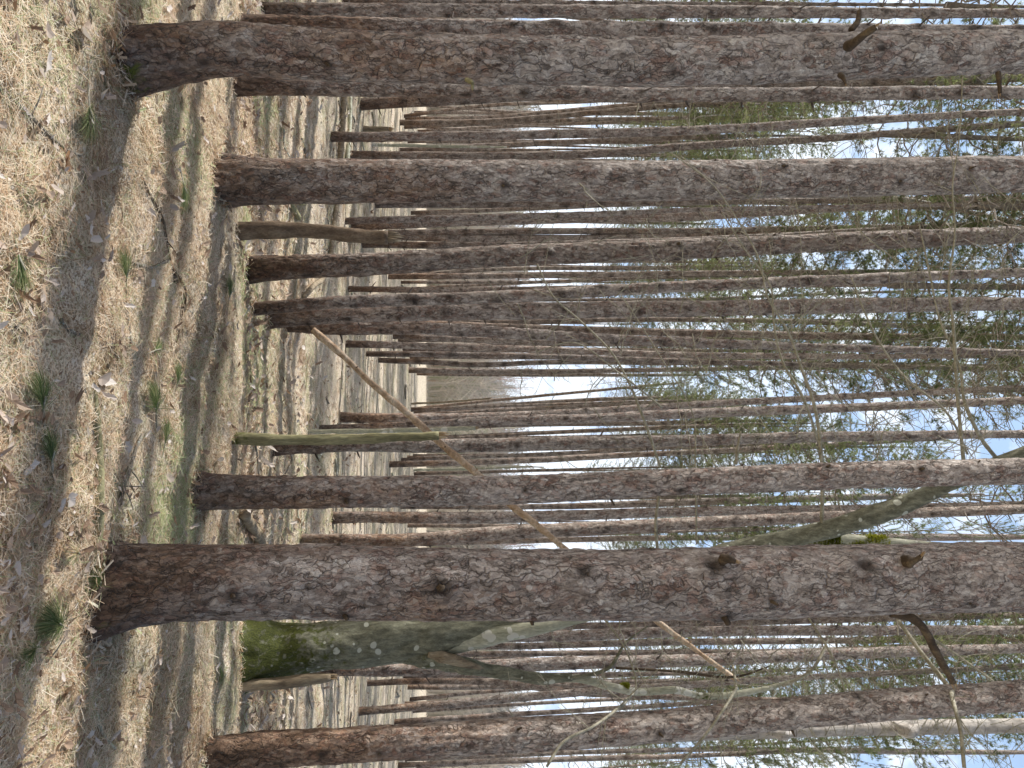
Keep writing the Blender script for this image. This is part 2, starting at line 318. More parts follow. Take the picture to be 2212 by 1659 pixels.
def make_crown(seed, H=8.0, R=2.1, dens=1.0):
    r = random.Random(seed); mb = MB(); cs = []; ds = []
    z = -4.2
    while z < H:
        u = max(0, z)/H; live = z > -.2+r.uniform(-.4, .6)
        nb = r.choice([3, 4, 5]) if z > 0 else r.choice([1, 2, 3]); p0 = r.uniform(0, 6.28)
        for b in range(nb):
            ph = p0 + b*6.28/nb + r.uniform(-.35, .35)
            L = R*(1-u*.8)*r.uniform(.55, 1.1) if live else r.uniform(.25, 1.5)
            elev = (.25+.6*u+r.uniform(-.2, .25)) if live else r.uniform(-.35, .3)
            k = 6; P = []
            for q in range(k):
                t = q/(k-1); e = elev+.3*t*t
                P.append((math.cos(ph+.15*math.sin(q*1.7))*L*t, math.sin(ph+.15*math.sin(q*1.3+1))*L*t, z+b*.05+math.sin(e)*L*t - .12*L*math.sin(t*3.1)))
            P = np.array(P); r0 = .022*(.5+L/R*.6) if live else .010
            sweep(mb, P, np.linspace(r0, .005, k), 4, cap=False, mat=0, attrs={'rnd': .5})
            nt_ = int((13 if live else 9)*L/1.2)+1
            for s in range(nt_):
                t = r.uniform(.25, 1); o = P[0]*0; ii = min(k-2, int(t*(k-1))); fr = t*(k-1)-ii; o = P[ii]*(1-fr)+P[ii+1]*fr
                a2 = ph+r.choice([-1, 1])*r.uniform(.4, 1.2); l2 = r.uniform(.15, .5)*(1.1-t*.5)*(1 if live else .9)
                dv = np.array([math.cos(a2), math.sin(a2), r.uniform(-.1, .7)]); dv /= np.linalg.norm(dv)
                md = o+dv*l2*.5+np.array([0, 0, r.uniform(-.05, .05)]); e = o+dv*l2+np.array([0, 0, .04])
                sweep(mb, [o, md, e], [.0065, .005, .0035], 3, cap=False, attrs={'rnd': .5})
                if live:
                    cs.append(e); ds.append(dv+np.array([0, 0, .5]))
                    if r.random() < .6: cs.append(md); ds.append(dv+np.array([0, 0, .8]))
            if live: cs.append(P[-1]); ds.append(P[-1]-P[-2])
        z += r.uniform(.36, .6)
    # leader
    sweep(mb, [(0, 0, 0), (0.05, 0, H*.5), (0, .05, H+.2)], [.075, .045, .01], 6, cap=False, attrs={'rnd': .5})
    cs = np.array(cs); ds = np.array(ds); ds /= np.linalg.norm(ds, axis=1)[:, None]
    r0 = np.clip(.5+.5*fbm(cs[:, 0]*1.3+seed, cs[:, 1]*1.3, cs[:, 2]*1.3, 2), 0, 1)
    tuft(mb, cs, ds, .115, .0125, max(4, int(22*dens)), r0)
    return mb.mesh('pine_crown', [M_limb, M_needle], smooth=False)
CROWNS = [make_crown(s, H=h, R=r_) for s, h, r_ in ((1, 8, 2.0), (2, 7, 1.8), (3, 8.5, 2.2), (4, 7.5, 1.6), (5, 9, 2.1))]
THIN = [make_crown(s, H=h, R=r_, dens=.35) for s, h, r_ in ((11, 5.5, .9), (12, 5, 1.1), (13, 6, 1.0))]

# ------------------------------------------------------------------ pine tree
pid = [0]
def make_pine(base, zs, xyr, near=0, H=19., crown_z=11.8, label='', group=None, moss=None, crown=True, thin=False, mat=None, cat='pine tree', knots=None, whorl=None):
    """base: world point. zs: heights, xyr: x,y,radius (world) at these heights. near 2 = hero, 1 = mid, 0 = far"""
    pid[0] += 1; r = random.Random(pid[0]*31+5)
    base = np.asarray(base, float); zs = np.array(zs, float); xyr = np.array(xyr, float)
    H = max(H, zs[-1]+3)
    # extrapolate to the top along the whole lean, flattening
    if zs[-1] < H:
        sl = (xyr[-1, :2]-xyr[0, :2])/(zs[-1]-zs[0]+1e-6); ztop = np.linspace(zs[-1], H, 6)[1:]; rl = xyr[-1, 2]
        z0 = zs[-1]; p0 = xyr[-1, :2].copy(); add = []
        for z in ztop:
            t = (z-z0)/(H-z0); add.append([*(p0+sl*(z-z0)*(1-.4*t)), rl+(max(.03, rl*.25)-rl)*t])
        zs = np.concatenate([zs, ztop]); xyr = np.concatenate([xyr, np.array(add)])
    root = empty('pine_tree', tuple(base)); tag(root, label, cat, group)
    vis = {2: 7.5, 1: 12., 0: H}[near]
    dz = {2: .022, 1: .05, 0: .16}[near]; n = {2: 88, 1: 30, 0: 9}[near]
    zz = np.concatenate([np.arange(-.12+base[2], min(vis, H), dz), np.arange(min(vis, H), H, .4)]) if vis < H else np.arange(-.12+base[2], H, dz)
    q = hermite(zs, xyr, np.clip(zz, zs[0], zs[-1]))
    wob = {2: .004, 1: .006, 0: .012}[near]
    q[:, 0] += wob*noise(zz*.9+pid[0]*7.1, 0.5); q[:, 1] += wob*noise(zz*.9+pid[0]*3.3, 4.5)
    pts = np.column_stack([q[:, 0], q[:, 1], zz])-base; rad = np.maximum(q[:, 2], .012)
    # knots in whorls
    K = []; z = base[2]+r.uniform(.3, .6); step = whorl or r.uniform(.42, .6)
    while z < min(vis, crown_z+2):
        p0 = r.uniform(0, 6.28)
        for b in range(r.choice([1, 2, 3]) if near == 2 else r.choice([2, 3, 4])): K.append((z+r.uniform(-.05, .05), p0+b*2.1+r.uniform(-.4, .4), r.uniform(.6, 1.2)))
        z += step*r.uniform(.8, 1.25)
    if knots: K = [k for k in K if all(abs(k[0]-kk[0]) > .22 for kk in knots)] + knots
    KP = []
    for (kz, kp, ks) in K:
        qi = np.array([np.interp(kz, zz, q[:, c]) for c in range(3)])
        KP.append(np.array([qi[0]+math.cos(kp)*qi[2], qi[1]+math.sin(kp)*qi[2], kz])-base)
    def knotf(V):
        a = np.zeros(len(V)); s = {2: .022, 1: .026, 0: .065}[near]
        for p, k in zip(KP, K):
            m = np.abs(V[:, 2]-p[2]) < .15
            d2 = ((V[m]-p)**2*np.array([1, 1, .8])).sum(1); a[m] = np.maximum(a[m], (.95 if near else .9)*np.exp(-d2/(2*(s*k[2])**2)))
        return a
    def mossf(V):
        if moss is None: return np.zeros(len(V))
        mx, my, top, st = moss; d = (V[:, 0]*mx+V[:, 1]*my)/(np.hypot(V[:, 0], V[:, 1])+1e-6)
        return st*np.clip(d*1.6-.5, 0, 1)*np.clip((top-V[:, 2])/top*2.2, 0, 1)
    sd = pid[0]*5.7
    def rf(R, P, ph, dirs):
        zl = P[:, 2][:, None]; X = P[:, None, :]+dirs*R[:, :, None]
        R = R*(1+.10*np.exp(-np.clip(zl, 0, 9)/.20)*1.5*np.sin(ph*3+sd)[None]+.07*np.exp(-np.clip(zl, 0, 9)/.10)*np.sin(ph*7+sd*2)[None])
        R = R*(1+.035*noise(X[..., 0]*3+sd, X[..., 1]*3, X[..., 2]*1.2)) 
        if near:
            a = noise(X[..., 0]*26+sd, X[..., 1]*26, X[..., 2]*11); b = noise(X[..., 0]*60, X[..., 1]*60+sd, X[..., 2]*26)
            amp = .0055 if near == 2 else .005
            R = R + amp*np.clip(1-np.abs(a)*2.2, -1, 1)*-1.0 + amp*.55*b
            for p, k in zip(KP, K):
                m = np.abs(P[:, 2]-p[2]) < .14
                if m.any():
                    d2 = ((X[m]-p)**2).sum(-1); s = .028*k[2]
                    R[m] += .011*k[2]*np.exp(-d2/(2*(s*1.4)**2)) - .012*k[2]*np.exp(-d2/(2*(s*.45)**2))
        return R
    mb = MB(); sweep(mb, pts, rad, n, cap=False, attrs={'knot': knotf, 'moss': mossf}, radfun=rf)
    if near < 2:   # short dead spikes at the whorls belong to the stem's own surface
        for p, k in zip(KP, K):
            if r.random() < (.5 if near else .4):
                d = np.array([math.cos(k[1]), math.sin(k[1]), r.uniform(.1, .8)]); l = r.uniform(.03, .11)*(1 if near else 1.6)
                sweep(mb, [p-d*.02, p+d*l*.5, p+d*l], [.011, .009, .004] if near else [.014, .011, .006], 4, cap=False, attrs={'knot': .75, 'moss': 0.})
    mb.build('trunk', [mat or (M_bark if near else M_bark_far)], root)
    if near == 2:
        cnt = 0
        for p, k in zip(KP, K):
            if p[2] < .5 or p[2]+base[2] > 6.5 or math.sin(k[1]) > .35 or r.random() < .45: continue
            cnt += 1
            l = r.choice([.012, .02, .03, .05]); d = np.array([math.cos(k[1]), math.sin(k[1]), r.uniform(.15, .7)]); d /= np.linalg.norm(d)
            sb = MB(); sweep(sb, [-d*.02, d*l*.4, d*l*.9, d*l], np.array([.014, .011, .008, .004])*k[2], 7, rough=.35, freq=60, attrs={'knot': .35, 'moss': 0.})
            sb.build('branch_stub', [M_dark], root, tuple(p))
    if crown:
        me = r.choice(THIN if (thin or (base[1] < 14 and base[0] > -.62*base[1]-.9)) else CROWNS); c = bpy.data.objects.new('crown', me); C.objects.link(c); c.parent = root
        qi = [np.interp(crown_z, zz, q[:, j]) for j in (0, 1)]
        c.location = (qi[0]-base[0], qi[1]-base[1], crown_z-base[2]); c.rotation_euler = (0, 0, r.uniform(0, 6.28))
        s = (H-crown_z)/8.0; c.scale = (r.uniform(.85, 1.15), r.uniform(.85, 1.15), s)
    return root

def pine(samples, label, group=None, near=None, Y=None, ymax=58., **kw):
    """samples: (px,py,width) from the base upwards, measured in the photo"""
    b = ground_hit(samples[0][0], samples[0][1], ymax)
    if Y is not None:
        d = ray(*samples[0][:2]); b = CP+d*(Y/d[1]); b[2] = float(gh(b[0], b[1]))
    zs = []; xyr = []
    for k, (px, py, w) in enumerate(samples):
        p = at_depth(px, py, b[1]); dep = (p-CP).dot(FW)
        zs.append(p[2] if k else min(b[2], p[2])); xyr.append([p[0], b[1], w/2/F*dep])
    zs[0] = min(zs[0], zs[1]-.1)
    if near is None: near = 2 if b[1] < 5.9 and samples[0][2] > 60 else 1 if b[1] < 16 else 0
    up_ = 3.6*float(sstep(24, 45, b[1])); kw.setdefault('crown_z', 11.6+up_+(pid[0]*37 % 23)/10.); kw.setdefault('H', 18.5+up_*.8+(pid[0]*17 % 29)/10.)
    for i in range(1, len(zs)):   # a photo sample lower than the one before would fold the stem
        if zs[i] <= zs[i-1]+.02: zs[i] = zs[i-1]+.02
    taken.append((b[0], b[1]))
    return make_pine(b, zs, xyr, near, label=label, group=group, **kw)
taken = []
G_FG = 'thick red pines nearest the viewer'; G_MID = 'medium pines behind the thick ones'; G_FAR = 'slim pines far back in the plantation'

# ---- thick foreground pines
T1 = pine([(262,131,152),(290,128,138),(340,121,127),(480,107,112),(702,121,106),(1100,129,99),(1458,132,98),(1800,122,94),(2212,112,88)],
     'thickest pine near the top edge of the photo, reddish bark and a mossy foot', G_FG, moss=(.9,-.45,.22,.62))
T2 = pine([(474,392,110),(560,392,98),(757,392,94),(1100,391,89),(1458,391,85),(1800,384,80),(2212,377,77)],
     'straight thick pine second from the top edge, its foot beyond the forked sticks', G_FG)
T8 = pine([(436,1064,82),(520,1064,72),(757,1063,69),(1100,1058,63),(1458,1041,59),(1800,1028,58),(2212,1017,57)],
     'pine with sunlit upper bark just above the thickest trunk, crossing the leaning dead pole', G_FG)
T9 = pine([(245,1270,206),(275,1267,186),(320,1261,170),(400,1258,160),(560,1257,158),(757,1257,155),(1100,1262,152),(1458,1261,150),(1800,1254,149),(2212,1246,147)],
     'thickest pine of all, grey plated bark, in front of the mossy forked tree', G_FG, moss=(.95,-.3,.2,.6), near=2,
     knots=[(1.62,-1.75,1.6),(2.35,-2.2,1.5),(3.05,-2.3,1.8),(3.12,-.75,1.6),(3.9,-2.2,2.2),(.62,-1.5,1.1)])
T10 = pine([(444,1636,84),(560,1622,76),(702,1614,70),(1044,1593,69),(1458,1565,65),(1798,1532,63),(2212,1502,61)],
     'pine at the bottom edge leaning inwards, its upper side in full sun', G_FG, near=2)
# ---- medium pines
T3 = pine([(530,584,60),(620,578,52),(757,573,50),(1044,555,47),(1458,539,45),(1800,523,40),(2212,506,36)], 'medium pine just below the short broken snag, leaning upwards in the photo', G_MID, near=2)
T4 = pine([(542,668,30),(757,652,28),(1044,643,27),(1249,632,26),(1458,620,24),(1798,605,23),(2212,588,19)], 'slender pine with a bright upper edge, sharing its foot with a darker neighbour', G_MID)
T5 = pine([(578,689,38),(757,680,34),(1044,673,36),(1458,667,36),(1798,661,33),(2212,656,28)], 'darker pine rising between the slender sunlit pine and the one with a torn scar', G_MID)
T6 = pine([(612,704,24),(702,709,28),(907,709,28),(1044,716,26),(1249,728,22),(1458,739,20),(1798,751,17),(2212,762,14)], 'orange-barked pine with a torn scar where the leaning dead pole starts', G_MID)
T7 = pine([(592,966,34),(757,960,31),(941,962,30),(1200,957,27),(1458,952,25),(1798,943,22),(2212,938,18)], 'pine directly behind the tall greenish snag', G_MID)
TA = pine([(568,20,28),(757,22,28),(1458,25,26),(2212,29,18)], 'pine along the top edge of the photo, sunlit on its upper side', G_MID)
TB = pine([(513,48,38),(757,55,34),(1100,61,33),(1458,65,33),(2212,66,22)], 'pine half hidden behind the upper side of the topmost thick trunk', G_MID)
TD = pine([(506,180,52),(600,184,42),(757,190,34),(1100,197,31),(1458,205,29),(2212,199,27)], 'pine half hidden behind the lower side of the topmost thick trunk', G_MID)
TE = pine([(779,226,24),(1044,212,23),(1458,188,22),(2212,168,18)], 'dark pine that disappears behind the topmost trunks higher up', G_MID)
pine([(716,297,21),(1078,292,19),(1458,283,19),(1866,260,17),(2212,241,14)], 'slim pine next to the pale fallen log, bending upwards in the photo', G_MID)
pine([(757,335,17),(1078,337,17),(1283,332,17),(1458,318,16),(1798,298,15),(2212,267,14)], 'slim pine just above the second thick trunk, curving away from it', G_MID)
pine([(811,441,18),(1147,441,16),(1458,438,14),(2212,428,11)], 'slim pine peeping out behind the lower side of the second thick trunk', G_MID)
pine([(760,489,18),(873,485,19),(1044,478,20),(1249,472,20),(1458,469,19),(1798,451,15),(2054,441,12)], 'slim pine with a long strip of bark torn off, pale orange wood showing', G_MID)
pine([(746,477,15),(1010,470,14),(1300,462,12),(1458,455,10)], 'slim dark pine touching the pine with the stripped bark', G_MID)
pine([(782,527,16),(1010,530,15),(1458,520,14),(2212,480,10)], 'slim pine just above the medium pine that leans upwards in the photo', G_MID)
pine([(752,624,13),(941,627,13),(1458,618,10)], 'slim pine whose upper part is hidden by the slender sunlit pine', G_MID)
pine([(746,743,16),(907,747,15),(1215,757,15),(1458,766,14),(1900,770,12),(2212,768,10)], 'slim pine with the nearest foot just below the torn-scar pine', G_MID)
pine([(791,764,13),(1044,767,13),(1458,779,12),(1935,793,9)], 'slim pine second from the open gap side of its cluster', G_MID)
pine([(817,778,12),(930,782,12),(1010,788,12),(1078,787,11),(1147,783,11),(1458,784,10)], 'slim crooked pine with a kink at head height', G_MID)
pine([(736,902,23),(941,903,20),(1147,896,17),(1458,877,15),(1798,858,14),(2212,838,13)], 'pine nearest the open gap on its lower side, thick dark foot', G_MID)
pine([(690,925,13),(941,914,14),(1044,909,20),(1283,904,21),(1458,895,21),(1798,882,19),(2212,865,16)], 'pine between the dark-footed pine by the gap and the pale thin snag', G_MID)
pine([(842,1003,14),(1044,998,14),(1458,978,12),(1900,955,9)], 'slim pine closest above the sunlit thick pine, foot in the striped shade', G_MID)
pine([(716,1117,25),(1044,1118,25),(1458,1106,21),(1798,1100,18),(2212,1090,14)], 'medium pine just below the sunlit thick pine, straight and dull red', G_MID)
pine([(650,1165,25),(873,1167,28),(1078,1152,30),(1458,1133,27),(1798,1116,23),(2212,1100,20)], 'bowed medium pine touching the upper side of the thickest trunk', G_MID)
pine([(615,1447,20),(702,1448,24),(941,1447,26),(1112,1436,26),(1458,1428,26),(1798,1413,24),(2212,1400,20)], 'pine behind the mossy forked tree, its upper side brightly sunlit', G_MID)
pine([(775,1537,17),(975,1520,17),(1078,1511,17),(1249,1496,16),(1458,1481,14),(1798,1460,12),(2106,1444,10)], 'slim pine with a curved foot between the mossy tree and the bottom pine', G_MID)
pine([(740,1366,26),(1181,1374,24),(1458,1365,22),(2212,1361,18)], 'pine framed by the fork of the mossy tree', G_MID)
# ---- slim and far pines read off the photo
def fars(rows, label, group):
    for s in rows: pine(s, label, group)
fars([[(740,4,10),(1100,6,10),(1458,8,9),(1900,10,7)]], 'slim pine cut by the top edge of the photo', G_FAR)
Gx = 'thin far pines between the topmost and second thick trunks'
fars([[(873,251,8),(1044,229,8),(1283,219,7)],[(876,256,10),(1044,255,10),(1215,240,10),(1458,220,9)],[(863,265,12),(1044,263,12),(1215,250,12),(1458,228,11)],
      [(873,275,9),(1215,260,9),(1458,255,8)],[(905,284,8),(1215,268,8),(1458,262,8),(2000,256,6)],[(863,325,12),(1215,308,12),(1458,298,11)],
      [(885,323,8),(1215,330,8),(1458,337,8)],[(880,305,8),(1458,308,8)],[(895,243,7),(1458,246,7)]], 'thin far pine between the topmost and the second thick trunks', Gx)
Gx = 'thin far pines between the second thick trunk and the medium pine below the snag'
fars([[(887,460,9),(1215,448,9),(1458,436,8)],[(839,503,14),(1215,499,14),(1458,499,13),(1900,489,9)],[(839,511,17),(1147,516,17),(1458,510,16),(2000,500,10)],
      [(895,470,7),(1458,482,7)]], 'thin far pine between the second thick trunk and the medium pine below the snag', Gx)
Gx = 'thin far pines seen above the slender sunlit pine'
fars([[(839,598,13),(1044,596,13),(1458,591,12),(2000,585,8)],[(885,597,9),(1044,583,9),(1458,578,9)],[(866,610,7),(1215,608,7),(1458,597,7)],[(890,624,7),(1044,615,7),(1215,607,7)]],
     'thin far pine just above the slender sunlit pine', Gx)
Gx = 'far pines crowded between the torn-scar pine and the open gap'
fars([[(800,697,18),(1215,711,18),(1458,718,17),(1798,726,16),(2212,728,13)],[(850,697,12),(1044,697,12),(1458,690,11),(2212,711,9)],[(849,725,14),(1044,735,13),(1458,745,11)],
      [(883,800,13),(1078,803,12),(1458,798,10),(1900,790,7)],[(900,808,6),(1010,810,6),(1458,810,6)],[(870,755,9),(1458,757,9)],[(885,771,8),(1458,774,8)],[(860,735,9),(1458,731,8)],[(878,650,6),(1458,646,6),(1969,629,5)]],
     'far pine crowded between the torn-scar pine and the open gap', Gx)
Gx = 'far pines leaning over the lower side of the open gap'
fars([[(904,882,7),(1044,867,7),(1283,844,6),(1420,831,6)],[(893,889,9),(1044,878,9),(1283,863,9),(1458,858,8)],[(890,897,9),(1458,867,9)],[(880,932,10),(1044,920,10),(1458,913,10)],
      [(880,948,9),(1215,933,9),(1458,923,9)],[(866,993,8),(1215,979,8),(1458,967,8)],[(887,974,10),(1458,963,9)]], 'thin far pine leaning over the lower side of the open gap', Gx)
Gx = 'far pines between the sunlit thick pine and the thickest trunk'
fars([[(866,1095,10),(1215,1094,13),(1458,1086,16),(2000,1070,10)],[(884,1174,12),(1458,1162,12),(2212,1160,11)],[(880,1135,9),(1458,1140,9)],[(890,1078,8),(1458,1074,8)]],
     'far pine between the sunlit thick pine and the thickest trunk', Gx)
Gx = 'far pines behind the mossy forked tree and the bottom pine'
fars([[(794,1475,13),(1044,1472,13),(1249,1495,15),(1458,1505,14)],[(880,1484,11),(1044,1484,11),(1458,1470,9)],[(885,1511,9),(1112,1489,8),(1458,1478,8)],[(852,1560,11),(1044,1547,11),(1215,1537,10),(1458,1522,9)],
      [(890,1537,7),(1215,1516,7),(1458,1505,7)],[(815,1415,12),(1458,1409,12),(2212,1404,9)],[(800,1396,15),(1078,1396,14),(1458,1388,14),(2212,1380,10)],[(785,1345,15),(1249,1352,15),(1458,1348,14),(2212,1329,13)],
      [(860,1653,11),(1249,1639,11),(1458,1634,10)],[(875,1640,9),(1458,1620,9),(2212,1625,8)],[(880,1585,8),(1458,1578,8)],[(870,1462,9),(1458,1455,9)]],
     'far pine behind the mossy forked tree and the bottom pine', Gx)

# ---- the rest of the plantation: far back, and the rows just outside the frame that throw the shadows
def world_pine(x, y, rad, label, group, near=0, thin=False, H=None, lean=None, crown=True):
    z = float(gh(x, y)); H = H or random.uniform(17.5, 20.5)+2.*float(sstep(24, 45, y)); lx, ly = lean or (random.gauss(-.012, .016), random.gauss(0, .01))
    zs = [z, z+.5, z+4, z+10]; xyr = [[x, y, rad*1.25], [x+lx*.5, y, rad], [x+lx*4, y+ly*4, rad*.92], [x+lx*10, y+ly*10, rad*.72]]
    taken.append((x, y)); return make_pine((x, y, z), zs, xyr, near, H=H, crown_z=random.uniform(10.8, 13.5)+3.8*float(sstep(24, 45, y)), label=label, group=group, thin=thin, crown=crown)
n_far = 0
for gy in np.arange(22, 62, 3.2):
    for gx in np.arange(-.62*gy-2, .62*gy+2, 3.3):
        x = gx+random.uniform(-1.2, 1.2); y = gy+random.uniform(-1.1, 1.1)
        py = 829.5+F*x/y
        if 800 < py < 872: continue
        if random.random() < (.30 if y < 40 else .12): continue
        if any((x-a)**2+(y-b)**2 < 2.2 for a, b in taken): continue
        lab = 'thin pine at the very back of the plantation, above the open gap' if py < 830 else 'thin pine at the very back of the plantation, below the open gap'
        world_pine(x, y, random.uniform(.08, .125), lab, 'thin pines at the very back above the gap' if py < 830 else 'thin pines at the very back below the gap', lean=(random.gauss(-.01, .025), 0)); n_far += 1
SA = math.radians(18); SE = math.radians(45)
LIT = [(float(p[0]), float(p[1]), z) for q in ((60,450),(120,250),(20,650),(470,1300),(300,260),(285,500),(320,380),(455,1100),(640,1130),(368,560),(412,650),(442,500),(372,900),(420,960)) for p in [ground_hit(*q)] for z in (0.,)]
for tr, zz_ in ((T10, (.3, 1., 1.8, 2.6, 3.4, 4.2, 5.)), (T8, (3., 4., 5., 5.8)), (T4, (.5, 1.5, 2.5, 4.)), (T6, (.5, 1.5, 3., 5.)), (T7, (1., 2., 4., 6.)), (T5, (5., 7.))):
    for z in zz_: LIT.append((tr.location.x, tr.location.y, z))
def blocks(x, y, tol=.30):
    """does a pine at x, y shade one of the places the sun reaches in the photo: (stem, crown)"""
    st = cr = False
    for lx, ly, lz in LIT:
        dx, dy = x-lx, y-ly; t = -dx*math.cos(SA)+dy*math.sin(SA); off = abs(dx*math.sin(SA)+dy*math.cos(SA))
        if t < .5: continue
        h = lz+t*math.tan(SE)
        if off < tol and h < 17: st = True
        if off < 1.1 and 8.5 < h < 18: cr = True
    return st, cr
n_off = 0
SHADE = [ground_hit(*q) for q in ((150,1400),(80,1500),(150,1200),(250,1450),(250,800),(350,1150),(60,1300),(20,80),(400,1400),(200,1000),(60,1150))]
def shades(x, y):
    for p in SHADE:
        dx, dy = x-p[0], y-p[1]; t = -dx*math.cos(SA)+dy*math.sin(SA); off = abs(dx*math.sin(SA)+dy*math.cos(SA)); h = t*math.tan(SE)
        if t > 0 and off < 1.0 and 10 < h < 19 and not blocks(x, y)[1]: return True
    return False
for bx_, by_ in ((292,420),(252,300),(325,350),(345,500),(392,450),(403,600),(428,700),(448,420),(478,640),(498,600),(545,760),(575,620),(600,800),(628,700),(655,640),(690,760),(715,600),(745,700),(775,800),(260,1500),(330,1500),(180,1420),(120,1250),(60,1450),(90,1600),(395,1480),(350,1100),(240,900)):  # extra unseen pines, each added so its stem shadow crosses the given point
    p = ground_hit(bx_, by_)
    for k in range(40):
        t = random.uniform(2.5, 13); x, y = p[0]-t*math.cos(SA), p[1]+t*math.sin(SA)
        if x < -.62*y-.7 and not blocks(x, y, .15)[0] and all((x-a)**2+(y-b)**2 > .5 for a, b in taken):
            world_pine(x, y, random.uniform(.10, .15), 'pine added outside the picture beyond its top edge to cast a shadow band', 'pines outside the picture beyond its top edge', thin=True); n_off += 1; break
for gy in np.arange(.5, 34, 2.7):
    for gx in np.arange(-23, -2, 2.9):
        x = gx+random.uniform(-.9, .9); y = gy+random.uniform(-.9, .9)
        if x > -.62*y-.9 or (x+2.2)**2+(y-2)**2 < 1.2: continue
        if random.random() < (.45 if y < 5 else .3): continue
        st, cr = blocks(x, y)
        if st: continue
        world_pine(x, y, random.uniform(.09, .15), 'pine added outside the picture beyond its top edge to cast a shadow band', 'pines outside the picture beyond its top edge', thin=(not shades(x, y)) and (y < 12 or random.random() < .5), crown=not cr); n_off += 1
for gy in np.arange(3, 30, 4.5):
    x = .62*gy+1.6+random.uniform(0, 2); world_pine(x, gy, random.uniform(.1, .15), 'pine standing outside the picture beyond its bottom edge', 'pines outside the picture beyond its bottom edge')
print('pines', sum(o.name.startswith('pine_tree') for o in bpy.data.objects), 'far', n_far, 'off', n_off, 'pines', pid[0])

# ------------------------------------------------------------------ snags, logs, poles
def resample(P, W, step):
    P = np.asarray(P, float); d = np.concatenate([[0], np.cumsum(np.linalg.norm(np.diff(P, axis=0), axis=1))])
    t = np.linspace(0, d[-1], max(4, int(d[-1]/step))); Q = hermite(d, np.column_stack([P, W]), t); return Q[:, :3], np.maximum(Q[:, 3], .0015)
def splinters(mb, tip, d, r, n, L, mat, seed):
    q = random.Random(seed); d = np.array(d)/np.linalg.norm(d)
    a = np.cross(d, [1, .3, .2]); a /= np.linalg.norm(a); b = np.cross(d, a)
    for k in range(n):
        ph = q.uniform(0, 6.28); rr = r*q.uniform(.2, .8); o = tip+(a*math.cos(ph)+b*math.sin(ph))*rr
        l = L*q.uniform(.4, 1); sweep(mb, [o-d*.03, o+d*l*.4, o+d*l], [r*.32, r*.2, r*.03], 5, mat=mat, attrs={'moss': 0., 'knot': 0.})
def px_poly(pts):
    """pts (px,py,Y,w) -> world points and radii"""
    P = []; R = []
    for px, py, Y, w in pts:
        p = at_depth(px, py, Y); P.append(p); R.append(w/2/F*(p-CP).dot(FW))
    return np.array(P), np.array(R)
def limb(name, parent, pts, mats, n=10, rough=.12, step=.03, origin=None, moss=0., splint=0, freq=18., world=None, cap=True):
    P, R = px_poly(pts) if world is None else world
    if origin is None: origin = P[0]
    Q, W = resample(P, R, step); Q = Q-origin
    mb = MB(); sweep(mb, Q, W, n, rough=rough, freq=freq, seed=len(Q)*.37, attrs={'moss': (moss if callable(moss) else (lambda V: np.full(len(V), moss))), 'knot': 0.}, cap=cap)
    if splint: splinters(mb, Q[-1], Q[-1]-Q[-3], W[-1], splint, W[-1]*3.2, len(mats)-1, len(Q))
    return mb.build(name, mats, parent, (0, 0, 0) if parent else tuple(origin)), origin
def snag(samples, label, mats, Y=None, moss=None, **kw):
    b = ground_hit(samples[0][0], samples[0][1]); Y = Y or b[1]
    r = empty('broken_snag', tuple(b)); tag(r, label, 'dead tree', 'broken dead snags')
    pts = [(px, py, Y, w) for px, py, w in samples]; P, R = px_poly(pts); P[0] = [P[0][0], Y, b[2]-.1]
    mossf = (lambda V: np.clip(.9-V[:, 2]*4, 0, 1)*.8) if moss else 0.
    limb('trunk', r, None, [mats[0]], n=30, rough=.22, freq=11., origin=b, world=(P, R), moss=mossf, step=.03, cap=True)
    mb = MB(); d = P[-1]-P[-2]; splinters(mb, P[-1]-b, d, R[-1], 9, R[-1]*2.6, 0, 3); mb.build('broken_top', [mats[1]], r)
    return r
snag([(512,500,42),(600,497,34),(700,503,30),(780,510,30),(838,514,29)], 'short brown snag broken off below eye level beside the medium pine', [M_snagbark, M_snag], moss=None)
snag([(506,947,26),(620,950,24),(760,948,22),(860,944,21),(948,942,19)], 'tall greenish snag whose broken tip meets the leaning dead pole', [M_snag_green, M_wood], moss=1)
snag([(520,1482,24),(600,1478,24),(684,1466,22),(715,1463,15)], 'low splintered snag beside the foot of the mossy forked tree', [M_snag, M_wood])
snag([(665,932,9),(860,930,10),(1027,925,8)], 'pale thin snag next to the greenish one', [M_pale, M_wood])
snag([(805,313,7),(960,316,6),(1095,318,4)], 'pale thin dead sapling beside the slim pine by the fallen log', [M_pale, M_wood])
snag([(888,872,5),(970,868,4),(1058,861,4)], 'tiny broken pole standing in the open gap', [M_snag, M_wood])
snag([(785,279,14),(840,280,11)], 'dark low stump left of the slim pines', [M_snag, M_wood])
snag([(893,1015,6),(1020,1012,5),(1147,1008,4)], 'pale thin snag rising beside the sunlit thick pine', [M_pale, M_wood])
